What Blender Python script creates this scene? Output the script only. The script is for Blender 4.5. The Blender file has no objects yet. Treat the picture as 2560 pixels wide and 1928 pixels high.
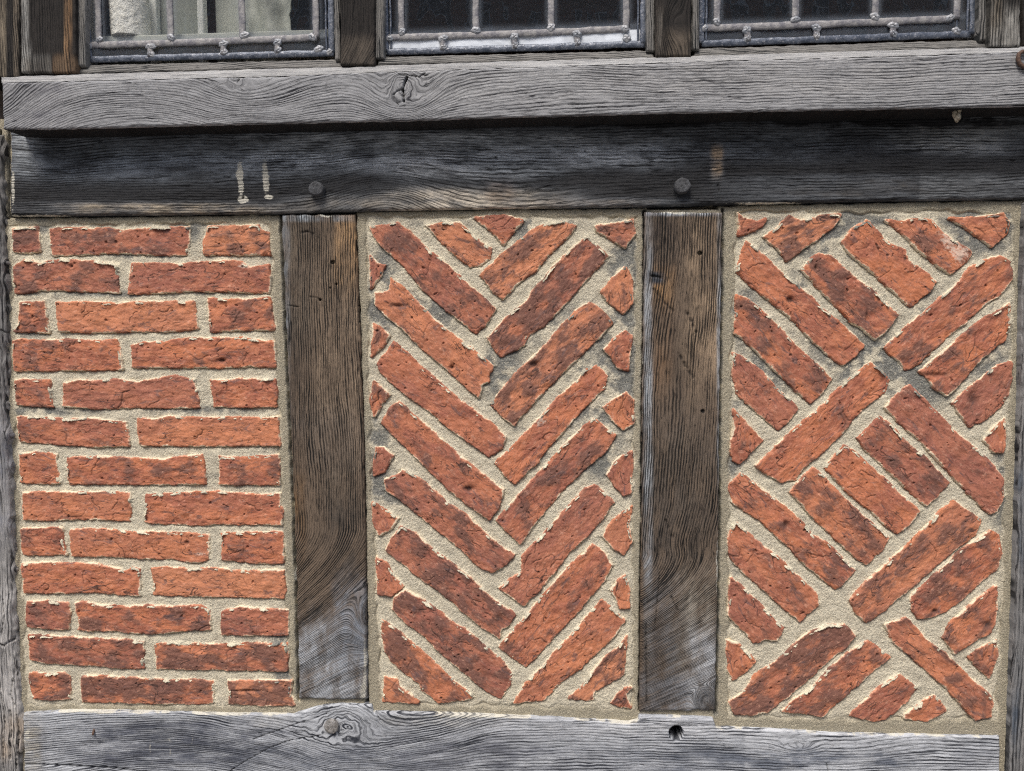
import bpy, math, random
import numpy as np
from mathutils import Matrix
random.seed(7)

# ------------------------------------------------------------------ camera, sky, sun, exposure
FPX, CX, CY = 1920.0, 1280.0, 964.0          # focal length and centre in photo pixels
DIST, EYE = 1.25, 1.15                       # camera stands 1.25 m from the wall, eye at 1.15 m
YAW, PITCH, ROLL = [math.radians(a) for a in (-3.708, -3.696, -0.327)]
sc = bpy.context.scene
fw = np.array([math.sin(YAW)*math.cos(PITCH), math.cos(YAW)*math.cos(PITCH), math.sin(PITCH)])
rt = np.cross(fw, [0, 0, 1.0]); rt /= np.linalg.norm(rt); up = np.cross(rt, fw)
rt, up = rt*math.cos(ROLL)+up*math.sin(ROLL), -rt*math.sin(ROLL)+up*math.cos(ROLL)
cam_d = bpy.data.cameras.new('camera'); cam = bpy.data.objects.new('camera', cam_d)
sc.collection.objects.link(cam); sc.camera = cam
cam_d.sensor_width = 36; cam_d.lens = 36*FPX/2560; cam_d.clip_start = 0.01; cam_d.clip_end = 500
M = Matrix(((rt[0], up[0], -fw[0], 0), (rt[1], up[1], -fw[1], -DIST), (rt[2], up[2], -fw[2], EYE), (0, 0, 0, 1)))
cam.matrix_world = M

SUN_EL, SUN_AZ = 56, 198                     # sun high, in front of the wall and a little to its left
w = bpy.data.worlds.new('World'); sc.world = w; w.use_nodes = True
wn = w.node_tree; bg = wn.nodes['Background']; sky = wn.nodes.new('ShaderNodeTexSky')
sky.sky_type = 'NISHITA'; sky.sun_disc = False
sky.sun_elevation = math.radians(SUN_EL); sky.sun_rotation = math.radians(SUN_AZ)
sky.air_density = 1.0; sky.dust_density = 4.0; sky.ozone_density = 1.0
wn.links.new(sky.outputs[0], bg.inputs[0]); bg.inputs[1].default_value = 0.10
sun_d = bpy.data.lights.new('sun', 'SUN'); sun_d.energy = 1.5; sun_d.angle = math.radians(24); sun_d.color = (1, 0.95, 0.87)
sun = bpy.data.objects.new('sun', sun_d); sc.collection.objects.link(sun)
az = math.radians(SUN_AZ); el = math.radians(SUN_EL)
sdir = np.array([math.sin(az)*math.cos(el), math.cos(az)*math.cos(el), math.sin(el)])
from mathutils import Vector
sun.rotation_euler = Vector(-sdir).to_track_quat('-Z', 'Y').to_euler(); sun.location = (0, -3, 5)
sc.view_settings.view_transform = 'Standard'; sc.view_settings.look = 'None'
sc.render.engine = 'CYCLES'; sc.cycles.use_denoising = False; sc.cycles.filter_width = 1.15   # keep the fine grain of the surfaces
sc.view_settings.exposure = 0.70; sc.view_settings.gamma = 1

# ------------------------------------------------------------------ helpers
def PW(u, v, Y=0.0):
    """point of the wall (plane y=Y) seen at photo pixel u,v"""
    u = np.asarray(u, float); v = np.asarray(v, float)
    a = (u-CX)/FPX; b = -(v-CY)/FPX
    dx = rt[0]*a+up[0]*b+fw[0]; dy = rt[1]*a+up[1]*b+fw[1]; dz = rt[2]*a+up[2]*b+fw[2]
    t = (Y+DIST)/dy
    return dx*t, EYE+dz*t
def UV(x, z, Y=0.0):
    px, py, pz = x, Y+DIST, z-EYE
    d = px*fw[0]+py*fw[1]+pz*fw[2]
    return CX+FPX*(px*rt[0]+py*rt[1]+pz*rt[2])/d, CY-FPX*(px*up[0]+py*up[1]+pz*up[2])/d

def vnoise(x, y, f, seed):
    """gradient noise, about -1..1"""
    r = np.random.RandomState(seed); A = r.rand(256, 256)*2*np.pi; GX, GY = np.cos(A), np.sin(A); ox, oy = r.rand(2)*100
    x = x*f+ox+512; y = y*f+oy+512
    xi = np.floor(x).astype(int); yi = np.floor(y).astype(int); fx = x-xi; fy = y-yi
    def c(i, j):
        a, b = (yi+j) & 255, (xi+i) & 255
        return GX[a, b]*(fx-i)+GY[a, b]*(fy-j)
    u = fx*fx*fx*(fx*(fx*6-15)+10); v = fy*fy*fy*(fy*(fy*6-15)+10)
    return ((c(0, 0)*(1-u)+c(1, 0)*u)*(1-v)+(c(0, 1)*(1-u)+c(1, 1)*u)*v)*1.7
def fbm(x, y, f, o, seed, g=0.5):
    s = 0; a = 1; t = 0
    for i in range(o):
        # rotate each octave so the lattice never shows
        c, q = math.cos(1.1*i+.4), math.sin(1.1*i+.4)
        s = s+a*vnoise(x*c-y*q, x*q+y*c, f*2.03**i, seed+i*17); t += a; a *= g
    return s/t*1.5
def ss(a, b, x):
    t = np.clip((x-a)/(b-a), 0, 1); return t*t*(3-2*t)

def link(o, parent=None):
    sc.collection.objects.link(o)
    if parent: o.parent = parent
    return o
def thing(name, label, cat, loc=(0, 0, 0), group=None):
    o = bpy.data.objects.new(name, None); o.location = loc; o.empty_display_size = .05
    link(o); o['label'] = label; o['category'] = cat
    if group: o['group'] = group
    return o
def tag(o, label, cat, group=None):
    o['label'] = label; o['category'] = cat
    if group: o['group'] = group
    return o
def origin(o, loc):
    """shift mesh data so that its origin is at loc (world)"""
    n = len(o.data.vertices); a = np.empty(n*3, np.float32); o.data.vertices.foreach_get('co', a)
    a = a.reshape(-1, 3)-np.array(loc, np.float32); o.data.vertices.foreach_set('co', a.ravel())
def mesh(name, V, Fq, mat, parent=None, attrs=None, smooth=True):
    """V (n,3) world coordinates; the parent empties stand where they stand"""
    V = np.asarray(V, np.float32)
    if parent is not None:
        L = np.array(parent.location if parent.parent is None else parent.parent.location, np.float32)
        V = V-L
    me = bpy.data.meshes.new(name)
    if isinstance(Fq, np.ndarray):
        k = Fq.shape[1]; n = len(Fq)
        me.vertices.add(len(V)); me.vertices.foreach_set('co', V.ravel())
        me.loops.add(n*k); me.loops.foreach_set('vertex_index', Fq.astype(np.int32).ravel())
        me.polygons.add(n); me.polygons.foreach_set('loop_start', np.arange(0, n*k, k, dtype=np.int32))
        me.polygons.foreach_set('loop_total', np.full(n, k, np.int32))
        me.update(calc_edges=True)
    else:
        me.from_pydata([tuple(map(float, v)) for v in V], [], Fq)
    me.polygons.foreach_set('use_smooth', np.full(len(me.polygons), smooth))
    for nm, a in (attrs or {}).items():
        a = np.asarray(a, np.float32)
        if a.ndim == 1:
            at = me.attributes.new(nm, 'FLOAT', 'POINT'); at.data.foreach_set('value', a)
        elif a.shape[1] == 3:
            at = me.attributes.new(nm, 'FLOAT_VECTOR', 'POINT'); at.data.foreach_set('vector', a.ravel())
        else:
            at = me.attributes.new(nm, 'FLOAT_COLOR', 'POINT'); at.data.foreach_set('color', a.ravel())
    me.materials.append(mat)
    return link(bpy.data.objects.new(name, me), parent)
def gridfaces(h, w_, keep=None):
    i = np.arange(h*w_).reshape(h, w_)
    # rows run upwards in z, columns along x: order gives normals towards -y
    q = np.stack([i[:-1, :-1], i[:-1, 1:], i[1:, 1:], i[1:, :-1]], -1)
    if keep is not None: q = q[keep]
    return q.reshape(-1, 4)
def compact(V, F, A):
    used = np.zeros(len(V), bool); used[F.ravel()] = True
    m = np.cumsum(used)-1
    return V[used], m[F], {k: a[used] for k, a in A.items()}

# ------------------------------------------------------------------ node materials
class NT:
    def __init__(s, name):
        s.m = bpy.data.materials.new(name); s.m.use_nodes = True
        s.t = s.m.node_tree; s.b = s.t.nodes['Principled BSDF']; s.out = s.t.nodes['Material Output']
    def n(s, typ, **kw):
        o = s.t.nodes.new(typ)
        for k, v in kw.items(): setattr(o, k, v)
        return o
    def put(s, sock, v):
        if isinstance(v, bpy.types.NodeSocket): s.t.links.new(v, sock)
        elif isinstance(v, (tuple, list)) and sock.type == 'RGBA' and len(v) == 3: sock.default_value = (*v, 1)
        else: sock.default_value = v
    def attr(s, name):
        return s.n('ShaderNodeAttribute', attribute_name=name)
    def math(s, op, a, b=0.0, c=0.0, clamp=False):
        o = s.n('ShaderNodeMath', operation=op, use_clamp=clamp)
        for i, v in enumerate((a, b, c)): s.put(o.inputs[i], v)
        return o.outputs[0]
    def vmul(s, v, k):
        o = s.n('ShaderNodeVectorMath', operation='MULTIPLY'); s.put(o.inputs[0], v); o.inputs[1].default_value = k
        return o.outputs[0]
    def vadd(s, a, b):
        o = s.n('ShaderNodeVectorMath', operation='ADD'); s.put(o.inputs[0], a); s.put(o.inputs[1], b)
        return o.outputs[0]
    def noise(s, v, k=(1, 1, 1), detail=2.0, rough=.5, dist=0.0):
        o = s.n('ShaderNodeTexNoise'); s.put(o.inputs['Vector'], s.vmul(v, k)); o.inputs['Scale'].default_value = 1
        o.inputs['Detail'].default_value = detail; o.inputs['Roughness'].default_value = rough; o.inputs['Distortion'].default_value = dist
        return o.outputs['Fac']
    def step(s, x, a, b, lo=0.0, hi=1.0):
        o = s.n('ShaderNodeMapRange', interpolation_type='SMOOTHSTEP'); s.put(o.inputs[0], x)
        o.inputs[1].default_value = a; o.inputs[2].default_value = b; o.inputs[3].default_value = lo; o.inputs[4].default_value = hi
        return o.outputs[0]
    def mix(s, f, a, b, blend='MIX'):
        o = s.n('ShaderNodeMix', data_type='RGBA', blend_type=blend); s.put(o.inputs[0], f); s.put(o.inputs[6], a); s.put(o.inputs[7], b)
        return o.outputs[2]
    def bump(s, h, dist, strength=1.0, prev=None):
        o = s.n('ShaderNodeBump'); s.put(o.inputs['Height'], h); o.inputs['Distance'].default_value = dist
        o.inputs['Strength'].default_value = strength
        if prev is not None: s.put(o.inputs['Normal'], prev)
        return o.outputs[0]

def wood(name, light, dark, freq=150, k=2.0, contrast=1.0, wander=1.0, fine=1.0, edge=(0.62, .60, .52)):
    """weathered oak: grain runs along attribute g.x, growth rings are level lines of g.y"""
    s = NT(name); g = s.attr('g').outputs['Vector']
    sp = s.n('ShaderNodeSeparateXYZ'); s.put(sp.inputs[0], g); x, f = sp.outputs[0], sp.outputs[1]
    d1 = s.noise(g, (5, 34, 1), 2); d2 = s.noise(g, (22, 150, 1), 2)
    ph = s.math('ADD', s.math('MULTIPLY', f, 2*math.pi*freq), s.math('ADD', s.math('MULTIPLY', d1, 11*wander), s.math('MULTIPLY', d2, 3.0*wander)))
    line = s.step(s.math('SINE', ph), -.35+.25*(k-1), .75)      # 1 in the soft, eroded ring
    mod = s.step(s.noise(g, (11, 150, 1), 3), .3, .62)
    line = s.math('MULTIPLY', line, s.math('MULTIPLY_ADD', mod, .75, .25))
    fib = s.noise(g, (50, 640, 1), 3, .65)
    dash = s.step(s.noise(g, (85, 760, 3), 2, .6), .56, .70)
    big = s.noise(g, (5, 20, 1), 4, .6); zone = s.step(s.noise(g, (7, 30, 7), 3, .6), .38, .60, .35, 1.15)
    chk = s.math('MULTIPLY', s.step(s.math('ABSOLUTE', s.math('SUBTRACT', s.noise(g, (5, 110, 13), 2, .5), .5)), .006, .022, 1, 0), s.step(s.noise(g, (9, 60, 23), 2), .53, .62))
    a = s.math('ADD', s.math('MULTIPLY', s.math('MULTIPLY', line, zone), .95*contrast), s.math('ADD', s.math('MULTIPLY', s.math('SUBTRACT', fib, .5), 1.9*fine), s.math('MULTIPLY', dash, .38*fine)))
    a = s.math('ADD', a, s.math('ADD', s.math('MULTIPLY', s.math('SUBTRACT', big, .5), 1.3), s.math('MULTIPLY', chk, .8)), clamp=True)
    ov = s.attr('ov'); vr = s.step(s.noise(g, (16, 90, 5), 4, .6), .30, .58, .35, 1.0)
    oa = s.math('MULTIPLY', ov.outputs['Alpha'], vr, clamp=True)
    lt = s.mix(oa, light, ov.outputs['Color'])
    dk = s.mix(s.math('MULTIPLY', oa, .45), dark, s.mix(.72, ov.outputs['Color'], dark))
    col = s.mix(a, lt, dk)
    pn = s.attr('paint').outputs['Fac']
    pf = s.step(s.math('ADD', pn, s.math('MULTIPLY', s.math('SUBTRACT', s.noise(g, (140, 420, 9), 4, .65), .5), 1.1)), .42, .62)
    pf = s.math('MULTIPLY', pf, s.math('MULTIPLY_ADD', a, -.75, 1.0, clamp=True))
    col = s.mix(pf, col, edge)
    cr = s.attr('crk').outputs['Fac']; col = s.mix(cr, col, (.012, .011, .011))  # near black: dirty cracks, plus painted shade in holes and undersides
    s.put(s.b.inputs['Base Color'], col); s.b.inputs['Roughness'].default_value = .82; s.b.inputs['Specular IOR Level'].default_value = .25
    h = s.math('ADD', s.math('ADD', s.math('MULTIPLY', line, -1.0*contrast), s.math('MULTIPLY', chk, -1.2)), s.math('ADD', s.math('MULTIPLY', fib, .55), s.math('MULTIPLY', dash, -.5)))
    s.put(s.b.inputs['Normal'], s.bump(h, .0008, .9))
    return s.m

def mk_brick():
    s = NT('handmade brick'); b = s.attr('b').outputs['Vector']; t = s.attr('t').outputs['Color']
    sp = s.n('ShaderNodeSeparateColor'); s.put(sp.inputs[0], t); tone, rim, crk = sp.outputs[0], sp.outputs[1], sp.outputs[2]
    big = s.noise(b, (15, 30, 1), 3, .55, .4); mid = s.noise(b, (70, 130, 1), 4, .65, .5); fin = s.noise(b, (260, 380, 1), 3, .75)
    c1 = s.mix(s.step(big, .38, .60), (.54, .195, .098), (.37, .132, .082))
    c1 = s.mix(s.step(mid, .46, .66, 0, .6), c1, (.63, .26, .15))
    wn_ = s.n('ShaderNodeTexWhiteNoise', noise_dimensions='1D'); sb = s.n('ShaderNodeSeparateXYZ'); s.put(sb.inputs[0], b); s.put(wn_.inputs['W'], s.math('MULTIPLY', sb.outputs[2], 100.0)); rv = wn_.outputs['Value']
    c1 = s.mix(s.step(rv, .62, 1.0, 0, .55), c1, (.64, .28, .15)); c1 = s.mix(s.step(rv, .38, .0, 0, .6), c1, (.29, .120, .095))
    dk = s.math('ADD', tone, s.math('ADD', s.math('MULTIPLY', s.math('SUBTRACT', s.noise(b, (19, 40, 41), 4, .6, .5), .5), 2.4), s.math('MULTIPLY', s.math('SUBTRACT', mid, .5), 1.2)))
    c1 = s.mix(s.step(dk, .40, .95, 0, .86), c1, (.165, .085, .068))
    bl = s.step(s.noise(b, (34, 90, 77), 4, .65, .9), .57, .66, 0, .62); c1 = s.mix(bl, c1, (.12, .085, .088))
    pk = s.step(s.noise(b, (130, 190, 55), 5, .75), .54, .68, 0, .5); c1 = s.mix(pk, c1, (.68, .38, .27))
    c1 = s.mix(s.step(fin, .45, .70, 0, .38), c1, s.mix(.45, c1, (.14, .06, .045)))
    # hair cracks: thin level lines of a warped noise, broken up by another
    n = s.noise(b, (16, 44, 19), 2, .5, .9); ln = s.step(s.math('ABSOLUTE', s.math('SUBTRACT', n, .5)), .004, .013, 1, 0)
    ln = s.math('MULTIPLY', ln, s.step(s.noise(b, (14, 22, 8), 2), .52, .60))
    n2 = s.noise(b, (40, 60, 3), 2, .5, 1.2); l2 = s.math('MULTIPLY', s.step(s.math('ABSOLUTE', s.math('SUBTRACT', n2, .47)), .003, .012, 1, 0), s.step(s.noise(b, (24, 30, 28), 2), .54, .62))
    ln = s.math('MAXIMUM', ln, s.math('MULTIPLY', l2, .8)); c1 = s.mix(s.math('MULTIPLY', ln, .8), c1, (.06, .035, .03))
    wh = s.attr('white').outputs['Fac']
    wf = s.step(s.math('ADD', wh, s.math('MULTIPLY', s.math('SUBTRACT', s.noise(b, (160, 210, 15), 5, .7), .5), 1.6)), .45, .75, 0, .8)
    c1 = s.mix(wf, c1, (.72, .56, .46))
    c1 = s.mix(s.math('MULTIPLY', crk, .8, clamp=True), c1, (.045, .028, .025))
    rr = s.math('ADD', rim, s.math('MULTIPLY', s.math('SUBTRACT', s.noise(b, (260, 260, 5), 4, .7), .5), 1.3))
    c1 = s.mix(s.step(rr, .24, .52, 0, .6), c1, (.74, .36, .23)); c1 = s.mix(s.step(rr, .50, .74, 0, .85), c1, (.82, .73, .54))
    s.put(s.b.inputs['Base Color'], c1); s.b.inputs['Roughness'].default_value = .78; s.b.inputs['Specular IOR Level'].default_value = .3
    n1 = s.bump(s.math('SUBTRACT', mid, s.math('MULTIPLY', ln, .35)), .0011, .85); n2_ = s.bump(fin, .0006, .9, n1)
    s.put(s.b.inputs['Normal'], n2_)
    return s.m
def mk_mortar():
    s = NT('lime mortar'); c = s.n('ShaderNodeNewGeometry').outputs['Position']; t = s.attr('t').outputs['Color']
    sp = s.n('ShaderNodeSeparateColor'); s.put(sp.inputs[0], t); stain_shade, pale, bord = sp.outputs[0], sp.outputs[1], sp.outputs[2]
    gr = s.noise(c, (460, 460, 460), 3, .8); gm = s.noise(c, (230, 230, 230), 4, .6); bg_ = s.noise(c, (16, 16, 16), 3)
    base = s.mix(bg_, (.74, .675, .52), (.56, .515, .41))
    base = s.mix(s.step(bord, .2, .8), base, s.mix(bg_, (.43, .385, .285), (.33, .30, .23)))
    base = s.mix(s.math('MULTIPLY', pale, s.step(gm, .3, .6, .3, 1)), base, (.90, .82, .62))
    st = s.math('ADD', stain_shade, s.math('MULTIPLY', s.math('SUBTRACT', gm, .5), .45))
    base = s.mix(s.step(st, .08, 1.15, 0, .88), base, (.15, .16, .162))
    base = s.mix(s.step(gr, .50, .66, 0, .45), base, (.22, .205, .17))
    base = s.mix(s.step(gr, .47, .34, 0, .45), base, (.92, .86, .68))
    sand = s.n('ShaderNodeTexVoronoi'); s.put(sand.inputs['Vector'], c); sand.inputs['Scale'].default_value = 95
    peb = s.math('MULTIPLY', s.step(sand.outputs['Distance'], .09, .15, 1, 0), s.step(sand.outputs['Color'], .62, .66))
    base = s.mix(s.math('MULTIPLY', peb, s.math('MULTIPLY_ADD', bord, .6, .3)), base, (.82, .72, .48))
    s.put(s.b.inputs['Base Color'], base); s.b.inputs['Roughness'].default_value = .95; s.b.inputs['Specular IOR Level'].default_value = .1
    s.put(s.b.inputs['Normal'], s.bump(s.math('ADD', gr, s.math('MULTIPLY', gm, 1.2)), .0016, 1.0))
    return s.m
def mk_lead(name='lead', c1=(.29, .285, .285), c2=(.15, .15, .17), rough=.6, metal=.15):
    s = NT(name); c = s.n('ShaderNodeTexCoord').outputs['Object']
    a = s.noise(c, (90, 90, 90), 4, .65); b = s.noise(c, (300, 300, 300), 3, .7)
    col = s.mix(s.step(a, .35, .65), c1, c2); col = s.mix(s.step(b, .55, .7, 0, .55), col, (.5, .5, .52))
    s.put(s.b.inputs['Base Color'], col); s.b.inputs['Roughness'].default_value = rough; s.b.inputs['Metallic'].default_value = metal
    s.put(s.b.inputs['Normal'], s.bump(s.math('ADD', a, s.math('MULTIPLY', b, .3)), .0012, .9))
    return s.m
def mk_plain(name, c1, c2, sc_=30, rough=.8, bump=.001, det=4):
    s = NT(name); c = s.n('ShaderNodeTexCoord').outputs['Object']; a = s.noise(c, (sc_,)*3, det, .65)
    s.put(s.b.inputs['Base Color'], s.mix(s.step(a, .3, .7), c1, c2)); s.b.inputs['Roughness'].default_value = rough
    s.put(s.b.inputs['Normal'], s.bump(a, bump, .8)); return s.m
def mk_glass():
    """thin old window glass: mostly clear, Fresnel reflection, faint ripple, dusty edges and a painted sky haze"""
    s = NT('old glass'); c = s.n('ShaderNodeTexCoord').outputs['Object']
    tr = s.n('ShaderNodeBsdfTransparent'); tr.inputs[0].default_value = (.94, .95, .94, 1)
    gl = s.n('ShaderNodeBsdfGlossy'); gl.inputs['Roughness'].default_value = .015
    nb = s.bump(s.noise(c, (14, 14, 9), 2, .5, 1.0), .0010, .5); s.put(gl.inputs['Normal'], nb)
    ge = s.n('ShaderNodeNewGeometry'); dt = s.n('ShaderNodeVectorMath', operation='DOT_PRODUCT'); s.put(dt.inputs[0], ge.outputs['Normal']); s.put(dt.inputs[1], ge.outputs['Incoming'])
    fres = s.math('MULTIPLY_ADD', s.math('POWER', s.math('SUBTRACT', 1.0, s.math('ABSOLUTE', dt.outputs['Value']), clamp=True), 5.0), .90, .125)
    m1 = s.n('ShaderNodeMixShader'); s.put(m1.inputs[0], fres); s.put(m1.inputs[1], tr.outputs[0]); s.put(m1.inputs[2], gl.outputs[0])
    df = s.n('ShaderNodeBsdfDiffuse'); s.put(df.inputs[0], s.mix(s.step(s.attr('dust_haze').outputs['Fac'], .5, .85), (.26, .30, .36), (.80, .86, .94)))  # palest colour paints the bright sky sheen on the foot panes
    m2 = s.n('ShaderNodeMixShader'); du = s.attr('dust_haze').outputs['Fac']
    sp = s.step(s.noise(c, (260, 260, 260), 3, .7), .66, .74, 0, .35)
    f = s.math('ADD', s.math('MULTIPLY', du, s.math('MULTIPLY_ADD', s.noise(c, (60, 60, 140), 4), .8, .6)), s.math('MULTIPLY', sp, .25), clamp=True)
    s.put(m2.inputs[0], f); s.put(m2.inputs[1], m1.outputs[0]); s.put(m2.inputs[2], df.outputs[0])
    s.put(s.out.inputs[0], m2.outputs[0]); return s.m

M_SILL = wood('silver oak sill', (.315, .322, .335), (.027, .028, .034), 235, 1.0, .85, 1.1)
M_RAIL = wood('blackened oak rail', (.036, .037, .040), (.005, .005, .006), 205, 1.6, .85, .7, 1.3)
M_STUD = wood('brown oak stud', (.185, .138, .100), (.007, .007, .007), 235, .3, 1.15, .6, 1.6)
M_BEAM = wood('pale oak sole beam', (.50, .525, .56), (.030, .034, .045), 200, 1.2, 1.0, .9, .9)
M_POST = wood('dark window post', (.027, .0235, .0215), (.004, .004, .004), 230, 1.0, .9, .9)
M_BEAD = wood('oak window bead', (.20, .195, .185), (.024, .026, .027), 260, 1.3, 1.0, 1.0)
M_SIDE = wood('side post', (.25, .245, .24), (.020, .020, .022), 200, 1.3, 1.0, 1.0)
M_BRICK = mk_brick(); M_MORT = mk_mortar(); M_LEAD = mk_lead(); M_GLASS = mk_glass()
M_BORDER = mk_lead('blue grey border lead', (.13, .15, .19), (.055, .07, .10), .42, .3)
M_SOLDER = mk_lead('solder', (.36, .37, .39), (.20, .22, .25), .5, .25)
M_PEG = mk_plain('peg wood', (.10, .105, .115), (.030, .031, .035), 260, .8, .002)
M_RUST = mk_plain('rusty iron', (.13, .075, .05), (.07, .042, .032), 300, .8, .001)

# ------------------------------------------------------------------ brick panels
def poly_sdf(x, y, P):
    P = np.asarray(P); n = len(P); d = np.full(x.shape, 1e9); s = np.zeros(x.shape, bool)
    for i in range(n):
        ax, ay = P[i-1]; bx, by = P[i]; ex, ey = bx-ax, by-ay
        t = np.clip(((x-ax)*ex+(y-ay)*ey)/(ex*ex+ey*ey+1e-18), 0, 1)
        d = np.minimum(d, (x-ax-t*ex)**2+(y-ay-t*ey)**2)
        c = ((ay > y) != (by > y)) & (x < (bx-ax)*(y-ay)/(by-ay+1e-18)+ax); s ^= c
    d = np.sqrt(d); return np.where(s, -d, d)
def gauss(U, V, L):
    a = np.zeros(U.shape)
    for (u, v, ru, rv, k) in L: a = a+k*np.exp(-((U-u)/ru)**2-((V-v)/rv)**2)
    return a

def T(ox, oy, k, polys): return [[(ox+x/k, oy+y/k) for x, y in p] for p in polys]
K = 2.5625
LEFT_A = [
 [(75,185),(235,178),(245,240),(243,325),(165,335),(88,328),(85,250)],
 [(310,188),(420,180),(600,182),(690,182),(730,198),(830,196),(900,185),(1000,180),(1205,175),(1205,260),(1192,345),(1020,348),(900,342),(700,332),(540,345),(335,350),(325,260)],
 [(1330,170),(1500,168),(1655,165),(1670,195),(1715,215),(1722,345),(1600,345),(1430,342),(1305,345),(1305,250)],
 [(85,430),(150,385),(200,390),(240,410),(360,385),(560,390),(745,410),(745,500),(757,590),(620,585),(450,575),(250,575),(95,595),(88,500)],
 [(845,408),(950,405),(1140,415),(1300,398),(1460,390),(1550,402),(1600,440),(1715,415),(1728,500),(1722,590),(1450,580),(1200,580),(1000,590),(820,598),(828,500)],
 [(125,660),(280,655),(290,740),(305,845),(190,838),(90,838),(115,800),(120,730)],
 [(360,660),(640,655),(740,668),(870,655),(1240,655),(1250,740),(1262,820),(1100,838),(800,838),(560,845),(375,835),(365,740)],
 [(1330,632),(1500,640),(1610,640),(1720,628),(1735,720),(1755,830),(1520,828),(1350,838),(1340,740)],
 [(80,905),(150,898),(270,905),(420,898),(600,905),(740,900),(760,950),(775,1020),(778,1082),(640,1085),(480,1085),(280,1090),(95,1092),(85,1000)],
 [(845,935),(920,915),(1070,910),(1200,885),(1350,888),(1550,885),(1750,915),(1755,980),(1758,1068),(1600,1060),(1400,1072),(1100,1068),(845,1070),(850,1000)],
 [(90,1160),(160,1150),(315,1160),(320,1230),(330,1325),(215,1318),(105,1310),(100,1240)],
 [(410,1180),(500,1155),(600,1165),(730,1150),(880,1172),(980,1150),(1120,1130),(1240,1150),(1255,1230),(1268,1325),(1100,1328),(900,1325),(650,1335),(400,1318),(405,1250)],
 [(1345,1160),(1450,1155),(1530,1148),(1650,1155),(1755,1148),(1770,1230),(1760,1320),(1550,1325),(1375,1322),(1360,1250)],
 [(105,1395),(250,1388),(400,1408),(560,1402),(800,1430),(812,1500),(820,1575),(600,1578),(400,1565),(120,1545),(115,1480)],
 [(880,1405),(1000,1410),(1080,1390),(1300,1400),(1500,1395),(1640,1400),(1775,1395),(1780,1480),(1788,1572),(1600,1570),(1300,1575),(1100,1570),(895,1570),(885,1480)]]
LEFT_B = [
 [(120,-40),(240,-42),(355,-32),(355,50),(370,148),(270,148),(135,142),(125,50)],
 [(425,-8),(520,-15),(620,-20),(760,-12),(920,-5),(1050,0),(1200,-20),(1290,-28),(1305,60),(1308,150),(1100,155),(800,155),(560,150),(440,150),(430,60)],
 [(1405,-20),(1550,-10),(1650,-20),(1780,-28),(1785,60),(1782,158),(1600,155),(1405,152),(1410,60)],
 [(145,215),(300,210),(450,212),(600,208),(720,210),(830,215),(832,300),(825,390),(700,378),(500,378),(300,385),(150,380),(145,300)],
 [(935,225),(1050,220),(1200,212),(1400,205),(1640,230),(1790,220),(1790,280),(1810,330),(1795,412),(1600,408),(1400,412),(1200,415),(925,400),(930,320)],
 [(140,445),(260,440),(390,440),(400,520),(415,605),(280,608),(145,605),(138,520)],
 [(450,455),(560,445),(700,450),(820,465),(1000,465),(1150,470),(1330,488),(1330,570),(1320,640),(1260,655),(1180,650),(1100,635),(900,630),(700,615),(560,615),(460,610),(455,530)],
 [(1415,475),(1600,468),(1805,465),(1808,560),(1810,660),(1650,660),(1420,640),(1425,560)],
 [(140,670),(300,660),(440,670),(600,670),(740,700),(800,720),(850,690),(890,705),(890,790),(890,870),(700,855),(560,845),(350,850),(155,848),(150,760)],
 [(970,700),(1080,690),(1200,705),(1340,695),(1500,710),(1600,720),(1700,710),(1810,715),(1815,780),(1830,840),(1810,885),(1650,880),(1400,875),(1200,870),(980,862),(985,790)],
 [(170,915),(300,905),(430,920),(440,980),(430,1085),(330,1080),(170,1065),(165,990)],
 [(485,920),(540,915),(640,935),(800,945),(950,935),(1100,945),(1280,935),(1335,965),(1340,1020),(1345,1085),(1200,1090),(1050,1110),(900,1110),(750,1095),(500,1090),(510,1030),(490,980)],
 [(1420,975),(1550,945),(1700,960),(1840,965),(1845,1040),(1840,1120),(1650,1120),(1425,1118),(1420,1050)],
 [(180,1130),(300,1130),(450,1140),(640,1150),(800,1160),(915,1170),(915,1250),(915,1335),(800,1335),(650,1320),(480,1310),(300,1300),(190,1275),(190,1200)],
 [(990,1185),(1100,1175),(1250,1180),(1400,1190),(1550,1180),(1700,1185),(1835,1180),(1838,1260),(1830,1355),(1650,1350),(1400,1345),(1200,1340),(1000,1340),(1000,1260)],
 [(185,1370),(300,1375),(410,1365),(440,1400),(440,1460),(445,1530),(320,1535),(210,1528),(190,1450)],
 [(525,1395),(650,1390),(800,1400),(950,1410),(1100,1415),(1200,1410),(1360,1425),(1360,1500),(1355,1560),(1200,1565),(1000,1560),(800,1555),(530,1550),(520,1470)],
 [(1460,1420),(1560,1425),(1700,1420),(1860,1420),(1855,1500),(1885,1570),(1700,1575),(1600,1570),(1465,1560),(1475,1500)]]
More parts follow.
